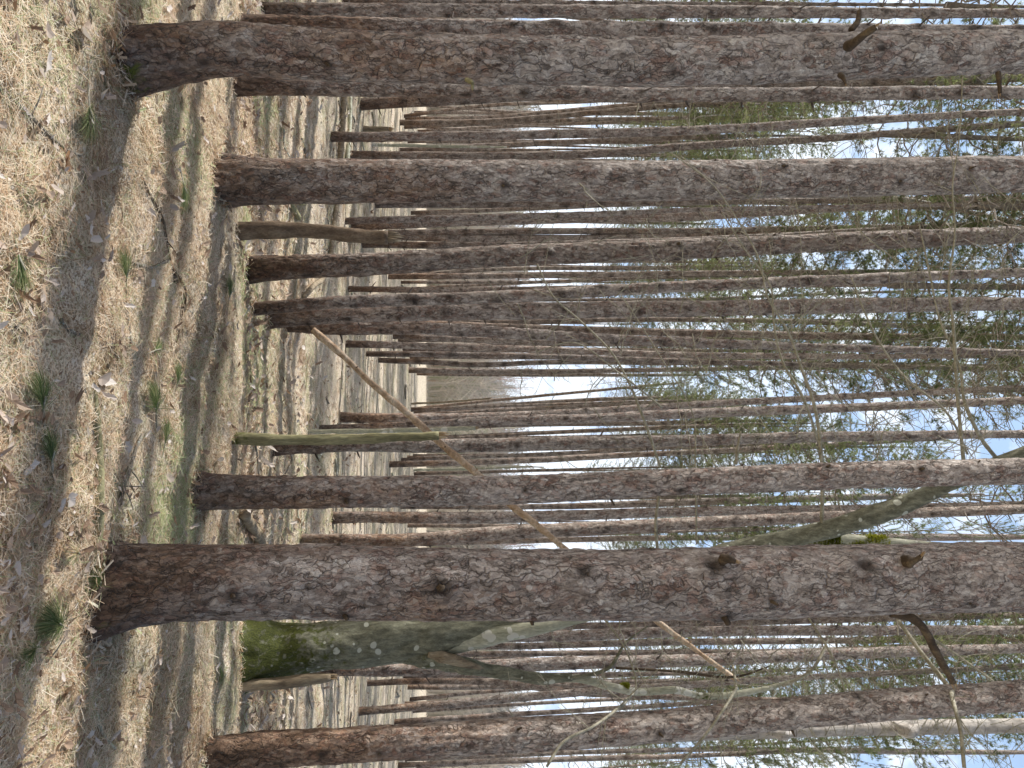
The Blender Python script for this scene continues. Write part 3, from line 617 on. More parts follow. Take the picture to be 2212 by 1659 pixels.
# the leaning dead pole
o, org = limb('leaning_pole', None, [(676,712,7.35,13),(740,768,7.33,13),(800,826,7.3,14),(870,884,7.2,14),(945,952,7.2,15),(1030,1023,7.1,14),(1095,1084,7.1,13),(1150,1127,7.0,13),(1290,1243,6.9,11),(1430,1350,6.8,11),(1590,1468,6.7,9)], [M_dead, M_wood], n=22, rough=.26, step=.025, splint=3, freq=9)
tag(o, 'long pale dead pole leaning diagonally behind the thick trunks', 'dead pole')
pv = o.data.vertices; prn = random.Random(4)
for k in range(14):
    v_ = pv[prn.randrange(60, len(pv)-120)]; d = v_.normal.copy(); d = Vector((d.x, d.y, abs(d.z)+.3)).normalized(); l = prn.uniform(.012, .05); q_ = np.array(v_.co)
    mb = MB(); sweep(mb, [q_-np.array(d)*.01, q_+np.array(d)*l*.6, q_+np.array(d)*l], [.009, .007, .003], 6, rough=.3, freq=50, attrs={'moss': 0.}); mb.build('branch_stub', [M_dark if k % 2 else M_dead], o)

# ------------------------------------------------------------------ mossy forked tree
mb_o = ground_hit(532, 1408); BY = float(mb_o[1])
beech = empty('mossy_tree', tuple(mb_o)); tag(beech, 'grey forked broadleaf tree with thick green moss at its foot behind the thickest pine', 'broadleaf tree')
def bl(name, pts, mats, **kw): return limb(name, beech, pts, mats, origin=mb_o, **kw)[0]
def bmoss(V): 
    s = np.clip((1.15-V[:, 2])*1.2, 0, 1)*.95+np.clip(-V[:, 0]*6-.2+V[:, 2]*.0, 0, 1)*.0; f = np.clip(1-np.abs(V[:, 2]-2.15)/.55, 0, 1)*.75*np.clip(.6+V[:, 0]*.0+np.sin(V[:, 0]*9), 0, 1)
    return np.maximum(s, f)
bl('trunk', [(500,1408,BY,185),(535,1408,BY,160),(570,1405,BY,138),(620,1402,BY,118),(690,1396,BY,100),(800,1386,BY,94),(900,1376,BY,88),(1000,1358,BY,70),(1130,1325,BY,60),(1300,1270,BY,52),(1590,1192,BY-.1,44),(1760,1150,BY-.2,42),(1935,1096,BY-.3,38),(2060,1042,BY-.35,32),(2212,975,BY-.4,26),(2400,900,BY-.5,18),(2700,780,BY-.6,8)],
   [M_beech], n=64, rough=.17, step=.025, moss=bmoss, freq=6)
bl('limb', [(930,1390,BY-.02,46),(993,1386,BY-.06,44),(1078,1371,BY-.12,38),(1215,1342,BY-.15,28),(1400,1290,BY-.15,26),(1600,1210,BY-.1,26),(1740,1168,BY,32),(1800,1166,BY,26),(1900,1170,BY,21),(2010,1178,BY,16),(2212,1186,BY,12)],
   [M_pale], n=30, rough=.08, step=.035, moss=lambda V: np.clip(1-np.abs(V[:, 2]-5.25)/.35, 0, 1)*.7)
bl('limb', [(840,1405,BY-.05,40),(907,1418,BY-.08,40),(960,1428,BY-.1,38),(1010,1438,BY-.12,34),(1060,1450,BY-.12,26),(1112,1459,BY-.12,25),(1181,1467,BY-.12,22),(1235,1464,BY-.12,15)], [M_beech], n=26, rough=.22, step=.03, moss=lambda V: np.clip(2.2-V[:, 2], 0, 1)*.5)
o = bl('torn_stub', [(925,1412,BY-.16,16),(960,1420,BY-.17,26),(1000,1432,BY-.18,20),(1040,1444,BY-.17,8)], [M_snag], n=14, rough=.3, step=.02, splint=3)
bl('branch', [(1215,1466,BY-.12,14),(1260,1467,BY-.12,17),(1300,1478,BY-.12,17),(1369,1494,BY-.12,16),(1458,1491,BY-.12,15),(1510,1502,BY-.1,13),(1559,1503,BY-.1,14),(1620,1494,BY-.1,12),(1675,1482,BY-.1,9),(1747,1454,BY-.1,6),(1790,1380,BY-.1,3)], [M_pale], n=14, rough=.12, step=.03, moss=lambda V: np.clip(1-np.abs(V[:, 2]-4.15)/.2, 0, 1)*.8)
bl('branch', [(1200,1467,BY-.12,12),(1250,1462,BY-.15,9),(1318,1441,BY-.2,8),(1335,1415,BY-.22,7),(1350,1390,BY-.25,5),(1400,1352,BY-.25,3)], [M_beech], n=8, rough=.1)
bl('branch', [(1330,1443,BY-.2,6),(1456,1450,BY-.3,6),(1590,1462,BY-.3,5),(1660,1440,BY-.3,3)], [M_dark], n=7, rough=.1)
def moss_tufts(root, n, where, hmax, size, name='moss', src=None):
    """small upright moss shoots over the surface of the first child of root"""
    me = (src or root.children[0]).data; k = len(me.vertices); co_ = np.zeros(k*3); me.vertices.foreach_get('co', co_); co_ = co_.reshape(-1, 3); no_ = np.zeros(k*3); me.vertex_normals.foreach_get('vector', no_); no_ = no_.reshape(-1, 3)
    wgt = where(co_); idx = rng.choice(k, n, p=wgt/wgt.sum()); P = co_[idx]+rng.normal(size=(n, 3))*.008; N = no_[idx]
    d = N+rng.normal(size=(n, 3))*.5; d /= np.linalg.norm(d, axis=1)[:, None]; w_ = np.cross(d, rng.normal(size=(n, 3))); w_ /= np.linalg.norm(w_, axis=1)[:, None]
    L = rng.uniform(.4, 1, (n, 1))*size*(.6+.6*np.clip(noise(P[:, 0]*18, P[:, 1]*18, P[:, 2]*18), -.5, 1)[:, None]); W = size*.28
    V = np.stack([P-w_*W, P+w_*W, P+d*L], 1).reshape(-1, 3); mb = MB()
    rv = np.clip(.5+.5*noise(P[:, 0]*9, P[:, 1]*9, P[:, 2]*9)+rng.normal(size=n)*.2, 0, 1)
    mb.add(V, np.arange(n*3).reshape(-1, 3), 0, rnd=np.repeat(rv, 3)); o_ = mb.build(name, [M_moss], root, smooth=False); tag(o_, kind='stuff')
def wm(V):
    nz = .5+.5*fbm(V[:, 0]*7, V[:, 1]*7, V[:, 2]*5); return np.clip(bmoss(V)+.7*nz-.75, 0, 1)**1.2+1e-9
moss_tufts(beech, 30000, wm, 3, .024)
def foot(mx, my, top):
    def f(V):
        d = (V[:, 0]*mx+V[:, 1]*my)/(np.hypot(V[:, 0], V[:, 1])+1e-6); return np.clip(d-.55, 0, 1)*np.clip(top-V[:, 2], 0, 1)*np.clip(noise(V[:, 0]*20, V[:, 1]*20, V[:, 2]*14)+.25, 0, 1)+1e-12
    return f
limbs_ = [c for c in beech.children if c.name.startswith('limb')]
moss_tufts(beech, 12000, lambda V: np.clip(1-np.abs(V[:, 2]-5.6)/.45, 0, 1)*np.clip(noise(V[:, 0]*9, V[:, 1]*9, V[:, 2]*7)+.4, 0, 1)+1e-9, 3, .032, src=limbs_[0])
moss_tufts(T1, 2600, foot(.95, -.3, .3), 1, .013); moss_tufts(T9, 1500, foot(.98, -.2, .22), 1, .012); moss_tufts(T2, 500, foot(.9, -.4, .2), 1, .012)
tw = random.Random(3)
def twigs_on(pts, n, lmin, lmax, bend=1., mat=M_twig, par=None, org_=None, w=.003, towards=None):
    P, R = px_poly(pts); Q, W = resample(P, R, .05)
    for k in range(n):
        i = tw.randrange(int(len(Q)*.1), len(Q)-2); o = Q[i]; t = Q[i+1]-Q[i]; t /= np.linalg.norm(t)
        s = np.cross(t, FW)*tw.choice([-1, 1]); s /= np.linalg.norm(s)
        d = t*tw.uniform(.4, 1.)+s*tw.uniform(.4, 1.)+np.array([0, tw.uniform(-.4, .4), .15]); d /= np.linalg.norm(d); L = tw.uniform(lmin, lmax)
        c = np.array([tw.gauss(0, .25), tw.gauss(0, .15), tw.uniform(-.1, .5)])*bend
        pp = [o]
        for q in range(1, 6):
            dd = d + c*q/5; dd /= np.linalg.norm(dd); pp.append(pp[-1]+dd*L/5+np.array([tw.gauss(0, .008), 0, tw.gauss(0, .008)]))
        mb = MB(); Pq, Wq = resample(np.array(pp), np.linspace(w, .0012, 6), .05); org2 = org_
        sweep(mb, Pq-org2, Wq, 5, cap=False, attrs={'moss': 0.})
        for q in range(tw.randint(1, 4)):
            i2 = tw.randrange(1, len(Pq)-1); dd = d+np.array([tw.gauss(0, .7), tw.gauss(0, .4), tw.gauss(.1, .6)]); dd /= np.linalg.norm(dd); l = L*tw.uniform(.15, .4)
            sweep(mb, [Pq[i2]-org2, Pq[i2]+dd*l*.5-org2, Pq[i2]+dd*l+np.array([0, 0, .02])-org2], [.002, .0016, .001], 4, cap=False, attrs={'moss': 0.})
        mb.build('twig', [mat], par)
BR = [
 ([(1775,1160,6.0,8),(1775,1000,5.7,8),(1760,880,5.5,7),(1733,800,5.4,6),(1704,720,5.3,5),(1658,640,5.2,4.5),(1640,560,5.15,4),(1590,470,5.1,3.5),(1540,400,5.05,3),(1450,330,5.,2.5)], 10),
 ([(2085,1030,5.9,10),(2076,940,5.7,7),(2068,850,5.6,7),(2059,700,5.4,6),(2050,620,5.3,5),(2063,500,5.2,4),(2058,400,5.1,3.5),(2072,300,5.0,3),(2080,150,4.9,2.5)], 11),
 ([(2160,1000,5.9,9),(2110,930,5.7,8),(2082,860,5.6,7),(2075,800,5.6,5),(2030,690,5.5,4),(2010,600,5.4,4),(1985,480,5.3,3)], 8),
 ([(1770,960,5.7,6),(1730,850,5.6,6),(1690,780,5.6,5),(1672,700,5.5,4.5),(1665,620,5.5,4),(1610,540,5.4,3.5),(1560,460,5.4,3)], 8),
 ([(2090,980,5.8,5),(2035,880,5.6,5),(1960,820,5.6,4.5),(1900,740,5.5,4),(1862,660,5.4,3.5),(1840,600,5.4,3)], 7),
 ([(1427,1010,5.9,6),(1385,890,5.8,6),(1360,830,5.8,5),(1320,760,5.7,4.5),(1250,690,5.7,4),(1195,640,5.6,3),(1160,570,5.6,3)], 9),
 ([(1430,880,5.8,4),(1330,800,5.7,3.5),(1240,740,5.7,3),(1160,760,5.7,2.5)], 3),
 ([(1590,1002,5.2,7),(1594,965,5.1,6),(1600,933,5.0,4)], 1),
 ([(1505,1175,6.,4),(1502,1000,5.8,4),(1498,900,5.8,3),(1420,760,5.7,2.5),(1345,640,5.7,2)], 3),
 ([(1420,1185,6.,7),(1417,1120,5.9,7),(1424,1072,5.9,6)], 0),
 ([(1942,1342,5.9,9),(1990,1410,5.7,9),(2037,1468,5.5,10),(2060,1520,4.6,9),(2075,1580,4.4,8),(2083,1659,4.3,8)], 5),
 ([(1583,1437,5.8,6),(1588,1472,5.6,6),(1569,1523,4.6,6),(1524,1588,4.5,6),(1470,1650,4.4,5)], 5),
 ([(1369,1495,5.9,5),(1335,1530,5.,6),(1280,1570,4.7,6),(1215,1605,4.6,7),(1181,1656,4.5,6)], 4),
 ([(1747,1335,6.,4),(1785,1395,5.9,5),(1808,1440,5.9,4),(1830,1510,5.9,3)], 6),
 ([(1785,1395,5.9,5),(1755,1445,5.9,6),(1722,1468,5.9,6),(1690,1482,5.9,6)], 4),
 ([(2000,1370,6.2,6),(2060,1410,6.2,5),(2150,1475,6.2,5)], 4),
 ([(1300,1330,5.9,4),(1350,1400,5.9,4),(1372,1460,5.8,4),(1345,1520,5.,3)], 5),
]
for pts, n in BR:
    if pts[0][2] >= 5.69: pts[0] = (pts[0][0], pts[0][1], BY-.15, pts[0][3])
    bl('branch', pts, [M_twig], n=8, rough=.12, step=.04, cap=True)
    twigs_on(pts, n, .25, .8, par=beech, org_=None if False else mb_o, w=.0036)
for k in range(10):
    px = tw.uniform(1150, 2150); py = tw.uniform(430, 980); 
    pts = [(px, py, 5.6, 3), (px-tw.uniform(20, 60), py-tw.uniform(30, 80), 5.6, 3), (px-tw.uniform(60, 120), py-tw.uniform(90, 170), 5.5, 2.5)]
    twigs_on(pts, 1, .3, .9, par=beech, org_=mb_o, w=.003)

fm = MB()
for k in range(800):
    px = tw.uniform(1080, 2200); py = tw.choice([tw.uniform(240, 1000), tw.uniform(1330, 1640), tw.uniform(240, 1000)]); Y = tw.uniform(4.9, 7.2)
    if tw.random() > (px-900)/1000: continue
    o = at_depth(px, py, Y); a = tw.gauss(0, .5)+math.pi*.5*tw.choice([-1, 1])*.75; d = np.array([math.sin(a), tw.uniform(-.3, .3), math.cos(a)*.6+.2]); d /= np.linalg.norm(d); L = tw.uniform(.2, .75)
    c = np.array([tw.gauss(0, .5), 0, tw.gauss(.25, .5)]); pp = [o]
    for q in range(1, 7): dd = d+c*q/6; dd /= np.linalg.norm(dd); pp.append(pp[-1]+dd*L/6+np.array([tw.gauss(0, .01), 0, tw.gauss(0, .01)]))
    sweep(fm, np.array(pp)-mb_o, np.linspace(tw.uniform(.003, .0055), .0018, 7), 4, cap=False, attrs={'moss': 0.})
    for q in range(3):
        i2 = tw.randrange(1, 6); dd = d+np.array([tw.gauss(0, .8), 0, tw.gauss(.1, .8)]); dd /= np.linalg.norm(dd); l = L*tw.uniform(.15, .45)
        sweep(fm, [pp[i2]-mb_o, pp[i2]+dd*l*.5-mb_o+np.array([0, 0, .01]), pp[i2]+dd*l-mb_o], [.0026, .0021, .0017], 3, cap=False, attrs={'moss': 0.})
tag(fm.build('fine_twigs', [M_twig], beech), kind='stuff')

# dead branch and torn knots on the big trunks
b9 = np.array(T9.location); 
limb('dead_branch', T9, [(1925,1322,T9.location.y-0.02,26),(1965,1332,T9.location.y-0.05,22),(1990,1352,T9.location.y-0.07,19),(2022,1408,T9.location.y-0.07,17),(2058,1474,T9.location.y-0.07,13)], [M_dark, M_wood], n=16, rough=.25, step=.02, origin=b9, splint=4)
limb('dead_branch', T9, [(1950,1216,T9.location.y-0.11,30),(1968,1212,T9.location.y-0.17,20),(1984,1208,T9.location.y-0.20,13),(1992,1200,T9.location.y-0.22,9)], [M_dark, M_wood], n=14, rough=.45, step=.008, origin=b9, splint=7, freq=40)
limb('dead_branch', T9, [(1560,1205,T9.location.y-0.15,24),(1575,1208,T9.location.y-0.19,17),(1590,1213,T9.location.y-0.21,9)], [M_dark, M_wood], n=14, rough=.45, step=.008, origin=b9, splint=5, freq=40)
limb('dead_branch', T9, [(1580,1312,T9.location.y-0.05,20),(1592,1322,T9.location.y-0.07,14),(1604,1328,T9.location.y-0.08,8)], [M_dark, M_wood], n=14, rough=.45, step=.008, origin=b9, splint=4, freq=40)
b1 = np.array(T1.location)
limb('dead_branch', T1, [(1832,99,T1.location.y-0.21,24),(1848,90,T1.location.y-0.28,18),(1868,75,T1.location.y-0.33,16),(1893,58,T1.location.y-0.38,12)], [M_dark, M_wood], n=14, rough=.2, step=.01, origin=b1, splint=4)
limb('dead_branch', T1, [(1838,66,T1.location.y-0.03,16),(1853,46,T1.location.y-0.03,12),(1857,22,T1.location.y-0.03,8)], [M_dark, M_wood], n=12, rough=.2, step=.01, origin=b1, splint=3)
limb('dead_branch', T1, [(1815,162,T1.location.y-0.21,12),(1822,168,T1.location.y-0.26,9),(1827,182,T1.location.y-0.28,5)], [M_dark, M_wood], n=12, rough=.25, step=.01, origin=b1, splint=4)
limb('dead_branch', T1, [(2155,155,T1.location.y-0.13,11),(2158,170,T1.location.y-0.13,9),(2160,202,T1.location.y-0.13,9)], [M_dark, M_wood], n=10, rough=.2, step=.01, origin=b1, splint=2)
limb('dead_branch', T1, [(1008,172,T1.location.y-0.21,10),(1020,180,T1.location.y-0.25,8),(1021,193,T1.location.y-0.27,5)], [M_snag_green, M_wood], n=10, rough=.25, step=.01, origin=b1, splint=2)

# birch behind the bottom pine
bb = ground_hit(600, 1612); birch = empty('birch_tree', tuple(bb)); tag(birch, 'pale peeling birch showing behind the top of the bottom pine', 'birch tree')
limb('trunk', birch, [(585,1618,bb[1],40),(800,1608,bb[1],36),(1200,1594,bb[1],32),(1593,1582,bb[1],29),(1798,1575,bb[1],29),(2003,1571,bb[1],30),(2212,1567,bb[1],29),(2700,1550,bb[1],26),(3600,1500,bb[1],14)], [M_birch], n=30, rough=.06, step=.05, origin=bb)
for a in ([(1660,1578,bb[1]-.12,12),(1690,1586,bb[1]-.16,26),(1712,1584,bb[1]-.18,8)], [(1930,1560,bb[1]-.15,6),(1960,1580,bb[1]-.19,30),(1990,1566,bb[1]-.2,8)]):
    limb('bark_curl', birch, a, [M_birch], n=8, rough=.3, step=.01, origin=bb)
# pale limb high between trunks (upper part of the photo)
b2 = ground_hit(800, 452); pb = empty('birch_tree', tuple(b2)); tag(pb, 'slim white-barked tree bending out from behind the second thick trunk', 'birch tree')
limb('trunk', pb, [(800,430,b2[1],14),(1300,416,b2[1],14),(1700,420,b2[1],14),(1850,424,b2[1],14),(1950,432,b2[1],13),(2040,447,b2[1],11),(2130,466,b2[1],9),(2212,482,b2[1],8),(2500,540,b2[1],5)], [M_birch], n=12, rough=.08, step=.08, origin=b2)

# ------------------------------------------------------------------ fallen wood on the ground
def ground_stick(pts, label, mats, name='fallen_stick', cat='stick', group='sticks lying on the forest floor', lift=.0, n=10, rough=.2, splint=0, forks=0):
    P = []; R = []
    for px, py, w in pts:
        p = ground_hit(px, py); r = w/2/F*(p-CP).dot(FW); p[2] += r*.75+lift; P.append(p); R.append(r)
    P = np.array(P); root = limb(name, None, None, mats, n=n, rough=rough, step=.02, world=(P, np.array(R)), splint=splint, freq=30)[0]
    tag(root, label, cat, group)
    for k in range(forks):
        o = P[random.randrange(1, len(P))]; d = np.array([random.gauss(0, 1), random.gauss(0, .6), random.uniform(.1, .5)]); d /= np.linalg.norm(d); L = random.uniform(.08, .22)
        mb = MB(); sweep(mb, [o-P[0], o+d*L*.5-P[0], o+d*L-P[0]+np.array([0, 0, -.01])], [.004, .003, .0015], 5, attrs={'moss': 0.}); mb.build('side_twig', mats[:1], root)
    return root
ground_stick([(200,834,8),(201,900,16),(204,980,19),(206,1080,20),(206,1150,17),(192,1224,13)], 'long smooth dark stick lying toward the foot of the thickest pine', [M_snag_green, M_wood], n=14, splint=2, rough=.1)
ground_stick([(-40,165,11),(20,215,11),(60,252,11),(110,300,9),(140,322,7),(170,336,4)], 'bare curved stick in the sun near the top left corner of the photo', [M_stick], forks=1)
ground_stick([(8,20,7),(22,90,7),(6,130,5)], 'short shaded stick by the top left corner', [M_stick])
ground_stick([(303,378,4),(320,420,6),(345,472,7),(357,520,6),(366,567,6),(372,590,10),(376,610,10)], 'dark crooked branch with a thick end among the pine needles', [M_dark], forks=2)
ground_stick([(280,567,7),(300,572,8),(318,577,9),(340,568,9),(360,563,8)], 'pale forked stick beside the dark crooked branch', [M_stick], forks=1)
ground_stick([(372,585,6),(392,610,5),(400,640,4),(388,690,4),(380,738,6)], 'thin arched twig curling beyond the pale forked stick', [M_dark])
ground_stick([(304,937,7),(290,965,8),(274,1012,9),(262,1050,9),(254,1090,10)], 'lichen-crusted pale stick pointing at the long dark stick', [M_stick], forks=3)
ground_stick([(268,650,6),(272,690,7),(281,745,6)], 'short lichen-grey stick in the middle shadow', [M_stick])
ground_stick([(-20,690,9),(0,697,8),(30,708,7),(60,722,5)], 'short stick poking in from the left edge of the photo', [M_stick])
ground_stick([(205,1537,7),(212,1570,7),(225,1595,7),(246,1617,6)], 'short curved pale stick near the bottom left corner', [M_pale])
ground_stick([(150,1336,8),(130,1370,8),(96,1434,6)], 'grey stick crossing the large green pine sprig', [M_stick], forks=1)
ground_stick([(26,1238,8),(12,1290,9),(2,1330,8)], 'pale bark-less stick at the left edge below the middle', [M_wood])
ground_stick([(187,1350,14),(189,1378,12)], 'small split chip of pale wood', [M_wood], n=8)
ground_stick([(80,615,16),(82,640,18),(83,672,12)], 'flat strip of orange bark in the sunny patch', [M_dead], n=8)
ground_stick([(128,690,10),(145,712,9),(165,722,8)], 'grey twig in the dark shadow band', [M_stick])
LG = 'logs lying between the trees'
ground_stick([(738,195,11),(733,260,12),(727,345,13)], 'pale fallen log lying across behind the slim pines', [M_snag, M_wood], 'fallen_log', 'log', LG, lift=.02, n=14)
ground_stick([(752,200,8),(750,280,8),(745,345,9)], 'thinner pale fallen log just behind the longer one', [M_pale, M_wood], 'fallen_log', 'log', LG, lift=.02, n=14)
ground_stick([(648,642,10),(668,618,11),(690,600,11),(705,560,10),(715,480,10),(722,440,9)], 'long fallen log between the medium pine and the second thick trunk', [M_snag, M_wood], 'fallen_log', 'log', LG, lift=.03, n=14)
ground_stick([(511,1112,22),(530,1140,21),(553,1180,20)], 'rough log end between the sunlit pine and the thickest one', [M_snag, M_wood], 'fallen_log', 'log', LG, lift=.03, n=18)
ground_stick([(640,470,13),(620,430,10),(650,440,10)], 'mossy root stub below the foot of the second thick trunk', [M_snag_green, M_wood], 'fallen_log', 'log', LG, n=12)
ground_stick([(700,1345,9),(690,1385,9),(700,1440,8)], 'grey log behind the mossy tree foot', [M_snag, M_wood], 'fallen_log', 'log', LG, n=12)
for k in range(70):
    px = random.uniform(525, 890); py = random.uniform(60, 1640); dy = random.uniform(20, 90)*(1.1-(px-525)/500)
    a = ground_hit(px, py)
    if a[1] > 45: continue
    ground_stick([(px, py, 4), (px+random.uniform(-6, 8), py+dy*.5, 4), (px+random.uniform(-10, 16)*(1-(px-525)/500), py+dy, 3)], 'thin fallen twig on the striped ground between the far trunks', [random.choice([M_stick, M_pale, M_twig])], group='thin twigs on the striped ground', lift=random.uniform(0, .04), n=5)

# ------------------------------------------------------------------ needle sprigs
def sprig(px, py, size, label, n=90, dirn=None, dry=False):
    n = int(n*2.2)
    p = ground_hit(px, py); mb = MB(); d0 = np.array(dirn if dirn is not None else [random.gauss(0, 1), random.gauss(0, .6), 0]); d0 = d0/np.linalg.norm(d0)
    sweep(mb, [(-d0[0]*size*.8, -d0[1]*size*.8, .012), (0, 0, .03), (d0[0]*size*.35, d0[1]*size*.35, .05)], [.004, .004, .003], 6, mat=0, attrs={'rnd': .3, 'moss': 0.})
    for k in range(n):
        o = d0*random.uniform(-.1, .35)*size+np.array([0, 0, .03]); d = d0*random.uniform(.6, 1.5)+np.array([random.gauss(0, .38), random.gauss(0, .38), abs(random.gauss(0, .16))]); d /= np.linalg.norm(d)
        L = size*random.uniform(.7, 1.2); w = np.cross(d, rng.normal(size=3)); w /= np.linalg.norm(w); w *= .0009
        m = o+d*L*.55; e = o+d*L+np.array([0, 0, -.15*L]); mb.add([o-w, o+w, m+w, m-w, e], [[0, 1, 2, 3]], 1, rnd=random.random()**(1.3 if k % 3 else .3)); mb.f.append(np.array([[3, 2, 4]])+mb.n-5); mb.m.append(np.array([1], dtype=np.int32))
    tag(mb.build('pine_sprig', [M_twig, M_litter if dry else M_sprig], None, tuple(p), smooth=False), label, 'pine sprig', 'fallen pine sprigs')
sprig(118,1352,.17,'large dark green pine sprig before the foot of the thickest pine', 260, (-.5,-1,0))
sprig(60,1400,.10,'small green sprig beside the large dark one', 90, (.2,-1,0))
sprig(200,1270,.13,'yellow-green loose sprig at the foot of the thickest pine', 70, (-.6,-.5,0))
sprig(150,1195,.08,'rusty dry needle tuft near the end of the long dark stick', 80, (-.3,-1,0), True)
sprig(325,885,.15,'bright green sprig in the middle of the shaded ground', 150, (-1,-.5,0))
sprig(372,830,.12,'green sprig just beyond the bright middle one', 80, (-1,.2,0))
sprig(345,955,.13,'thin green tuft beyond the lichen-crusted stick', 70, (-1,.1,0))
sprig(260,600,.13,'yellow-green sprig beside the pale forked stick', 90, (-.8,-.3,0))
sprig(322,757,.11,'pale green needle fan near the lichen-grey stick', 60, (-.3,.9,0))
sprig(92,995,.13,'green sprig beneath a pale leaf at the left', 90, (-.9,-.4,0))
sprig(75,880,.14,'sunlit pale green tuft near the left edge', 90, (-.7,-.3,0), False)
sprig(487,642,.14,'green tuft on the crest before the slender sunlit pine', 80, (-1,0,0))
sprig(178,232,.15,'sunlit yellow-green tuft below the mossy foot of the topmost trunk', 80, (1,-.2,0))
sprig(20,555,.14,'green tuft in the sunny patch at the left edge', 70, (1,.1,0))
sprig(385,400,.14,'green tuft before the foot of the second thick pine', 80, (1,.1,0))
sprig(465,1440,.13,'dark tuft before the moss of the forked tree', 60, (1,.3,0))

# ------------------------------------------------------------------ litter: needles and leaves (uncountable)
def litter_points(n, y0, y1, k):
    u = rng.random(n); y = (y0**(1-k)+(y1**(1-k)-y0**(1-k))*u)**(1/(1-k)); x = rng.uniform(-.66, .66, n)*(y+.5); return x, y
def needles(n, y0, y1, k, width, lmin, lmax):
    mb = MB(); x, y = litter_points(n, y0, y1, k); z = gh(x, y)
    cl = fbm(x*2.2, y*2.2+5, 0, 3); keep = rng.random(n) < np.clip(.75+cl*.6, .25, 1); x, y, z, cl = x[keep], y[keep], z[keep], cl[keep]; n = len(x)
    a = rng.uniform(0, 2*math.pi, n)+1.2*noise(x*3, y*3, 7); L = rng.uniform(lmin, lmax, n)/2; W = width*rng.uniform(.6, 1.2, n)
    z = z + rng.random(n)**2*.028+.002; tl = rng.normal(size=n)*.16
    dx, dy = np.cos(a)*L, np.sin(a)*L; bx, by = -np.sin(a)*W/2, np.cos(a)*W/2; cv = rng.normal(size=n)*.18
    def P(t, s): return np.stack([x+dx*t+bx*s-dy*cv*t*t, y+dy*t+by*s+dx*cv*t*t, z+np.abs(tl)*0+tl*L*t], 1)
    V = np.stack([P(-1, -1), P(-1, 1), P(0, -1), P(0, 1), P(1, -.6), P(1, .6)], 1).reshape(-1, 3)
    o = np.arange(n)[:, None]*6; f = np.concatenate([o+np.array([0, 2, 3, 1]), o+np.array([2, 4, 5, 3])])
    g = noise(x*1.3+20, y*1.3); pt = noise(x*1.7+40, y*1.7, 3); rv = np.clip(rng.random(n)*.8+.22*pt, 0, .8); rv = np.where((rng.random(n) < .10+.75*np.clip(g-.05, 0, 1)), rng.uniform(.88, 1, n), rv)
    mb.add(V, f, 0, rnd=np.repeat(rv, 6)); return mb
tag(needles(200000, 1.3, 7.2, 1.9, .0023, .06, .14).build('needle_litter', [M_litter], smooth=False), 'straw coloured fallen pine needles carpeting the ground', 'pine needles', kind='stuff')
tag(needles(60000, 6.0, 26., 1.6, .009, .08, .2).build('needle_litter', [M_litter], smooth=False), 'fallen pine needles on the ground farther off', 'pine needles', kind='stuff')

tag(needles(70000, 4.0, 9.5, 1.1, .0038, .06, .14).build('needle_litter', [M_litter], smooth=False), 'fallen pine needles around the feet of the medium pines', 'pine needles', kind='stuff')
def leaf_shape(kind, s):
    if kind == 0:   # lobed oak-like
        n = 16; t = np.linspace(0, 2*math.pi, n, endpoint=False); r = (.62+.28*np.cos(2*t))*(1+.25*np.cos(7*t+lr.uniform(0, 6)))*np.array([lr.uniform(.75, 1.15) for _ in range(n)]); return np.stack([r*np.cos(t)*s, r*np.sin(t)*s*.85], 1)
    if kind == 2:   # ragged bark flake
        n = 7; t = np.linspace(0, 2*math.pi, n, endpoint=False); r = np.array([lr.uniform(.45, 1.) for _ in range(n)]); return np.stack([r*np.cos(t)*s, r*np.sin(t)*s*.55], 1)
    t = np.linspace(0, 2*math.pi, 12, endpoint=False); r = np.array([lr.uniform(.72, 1.1) for _ in t]); return np.stack([np.cos(t)*s*.8*r, np.sin(t)*s*.45*(1-.35*np.cos(t))*r], 1)
lr = random.Random(9)
def add_leaf(mb, x, y, s, kind, r, z=None, rnd=None):
    P = leaf_shape(kind, s); a = r.uniform(0, 6.28); ca, sa = math.cos(a), math.sin(a); cu = r.uniform(-5, 14); tx, ty = r.gauss(0, .38), r.gauss(0, .38)
    X = P[:, 0]*ca-P[:, 1]*sa; Y = P[:, 0]*sa+P[:, 1]*ca; Z = cu*(P[:, 1]**2)*1.2+cu*.4*P[:, 0]**2+X*tx+Y*ty
    zb = (float(gh(x, y))+.028 if z is None else z); Z = Z-min(0, Z.min())*.7
    c = np.array([[0, 0, 0.]]); V = np.concatenate([c, np.stack([X, Y, Z], 1)]); V = V+np.array([x, y, zb]); n = len(P); i = np.arange(n)
    mb.add(V, np.stack([np.zeros(n, int), 1+i, 1+(i+1) % n], 1), 0, rnd=(r.random()**.9*.88 if rnd is None else rnd))
fd = MB()
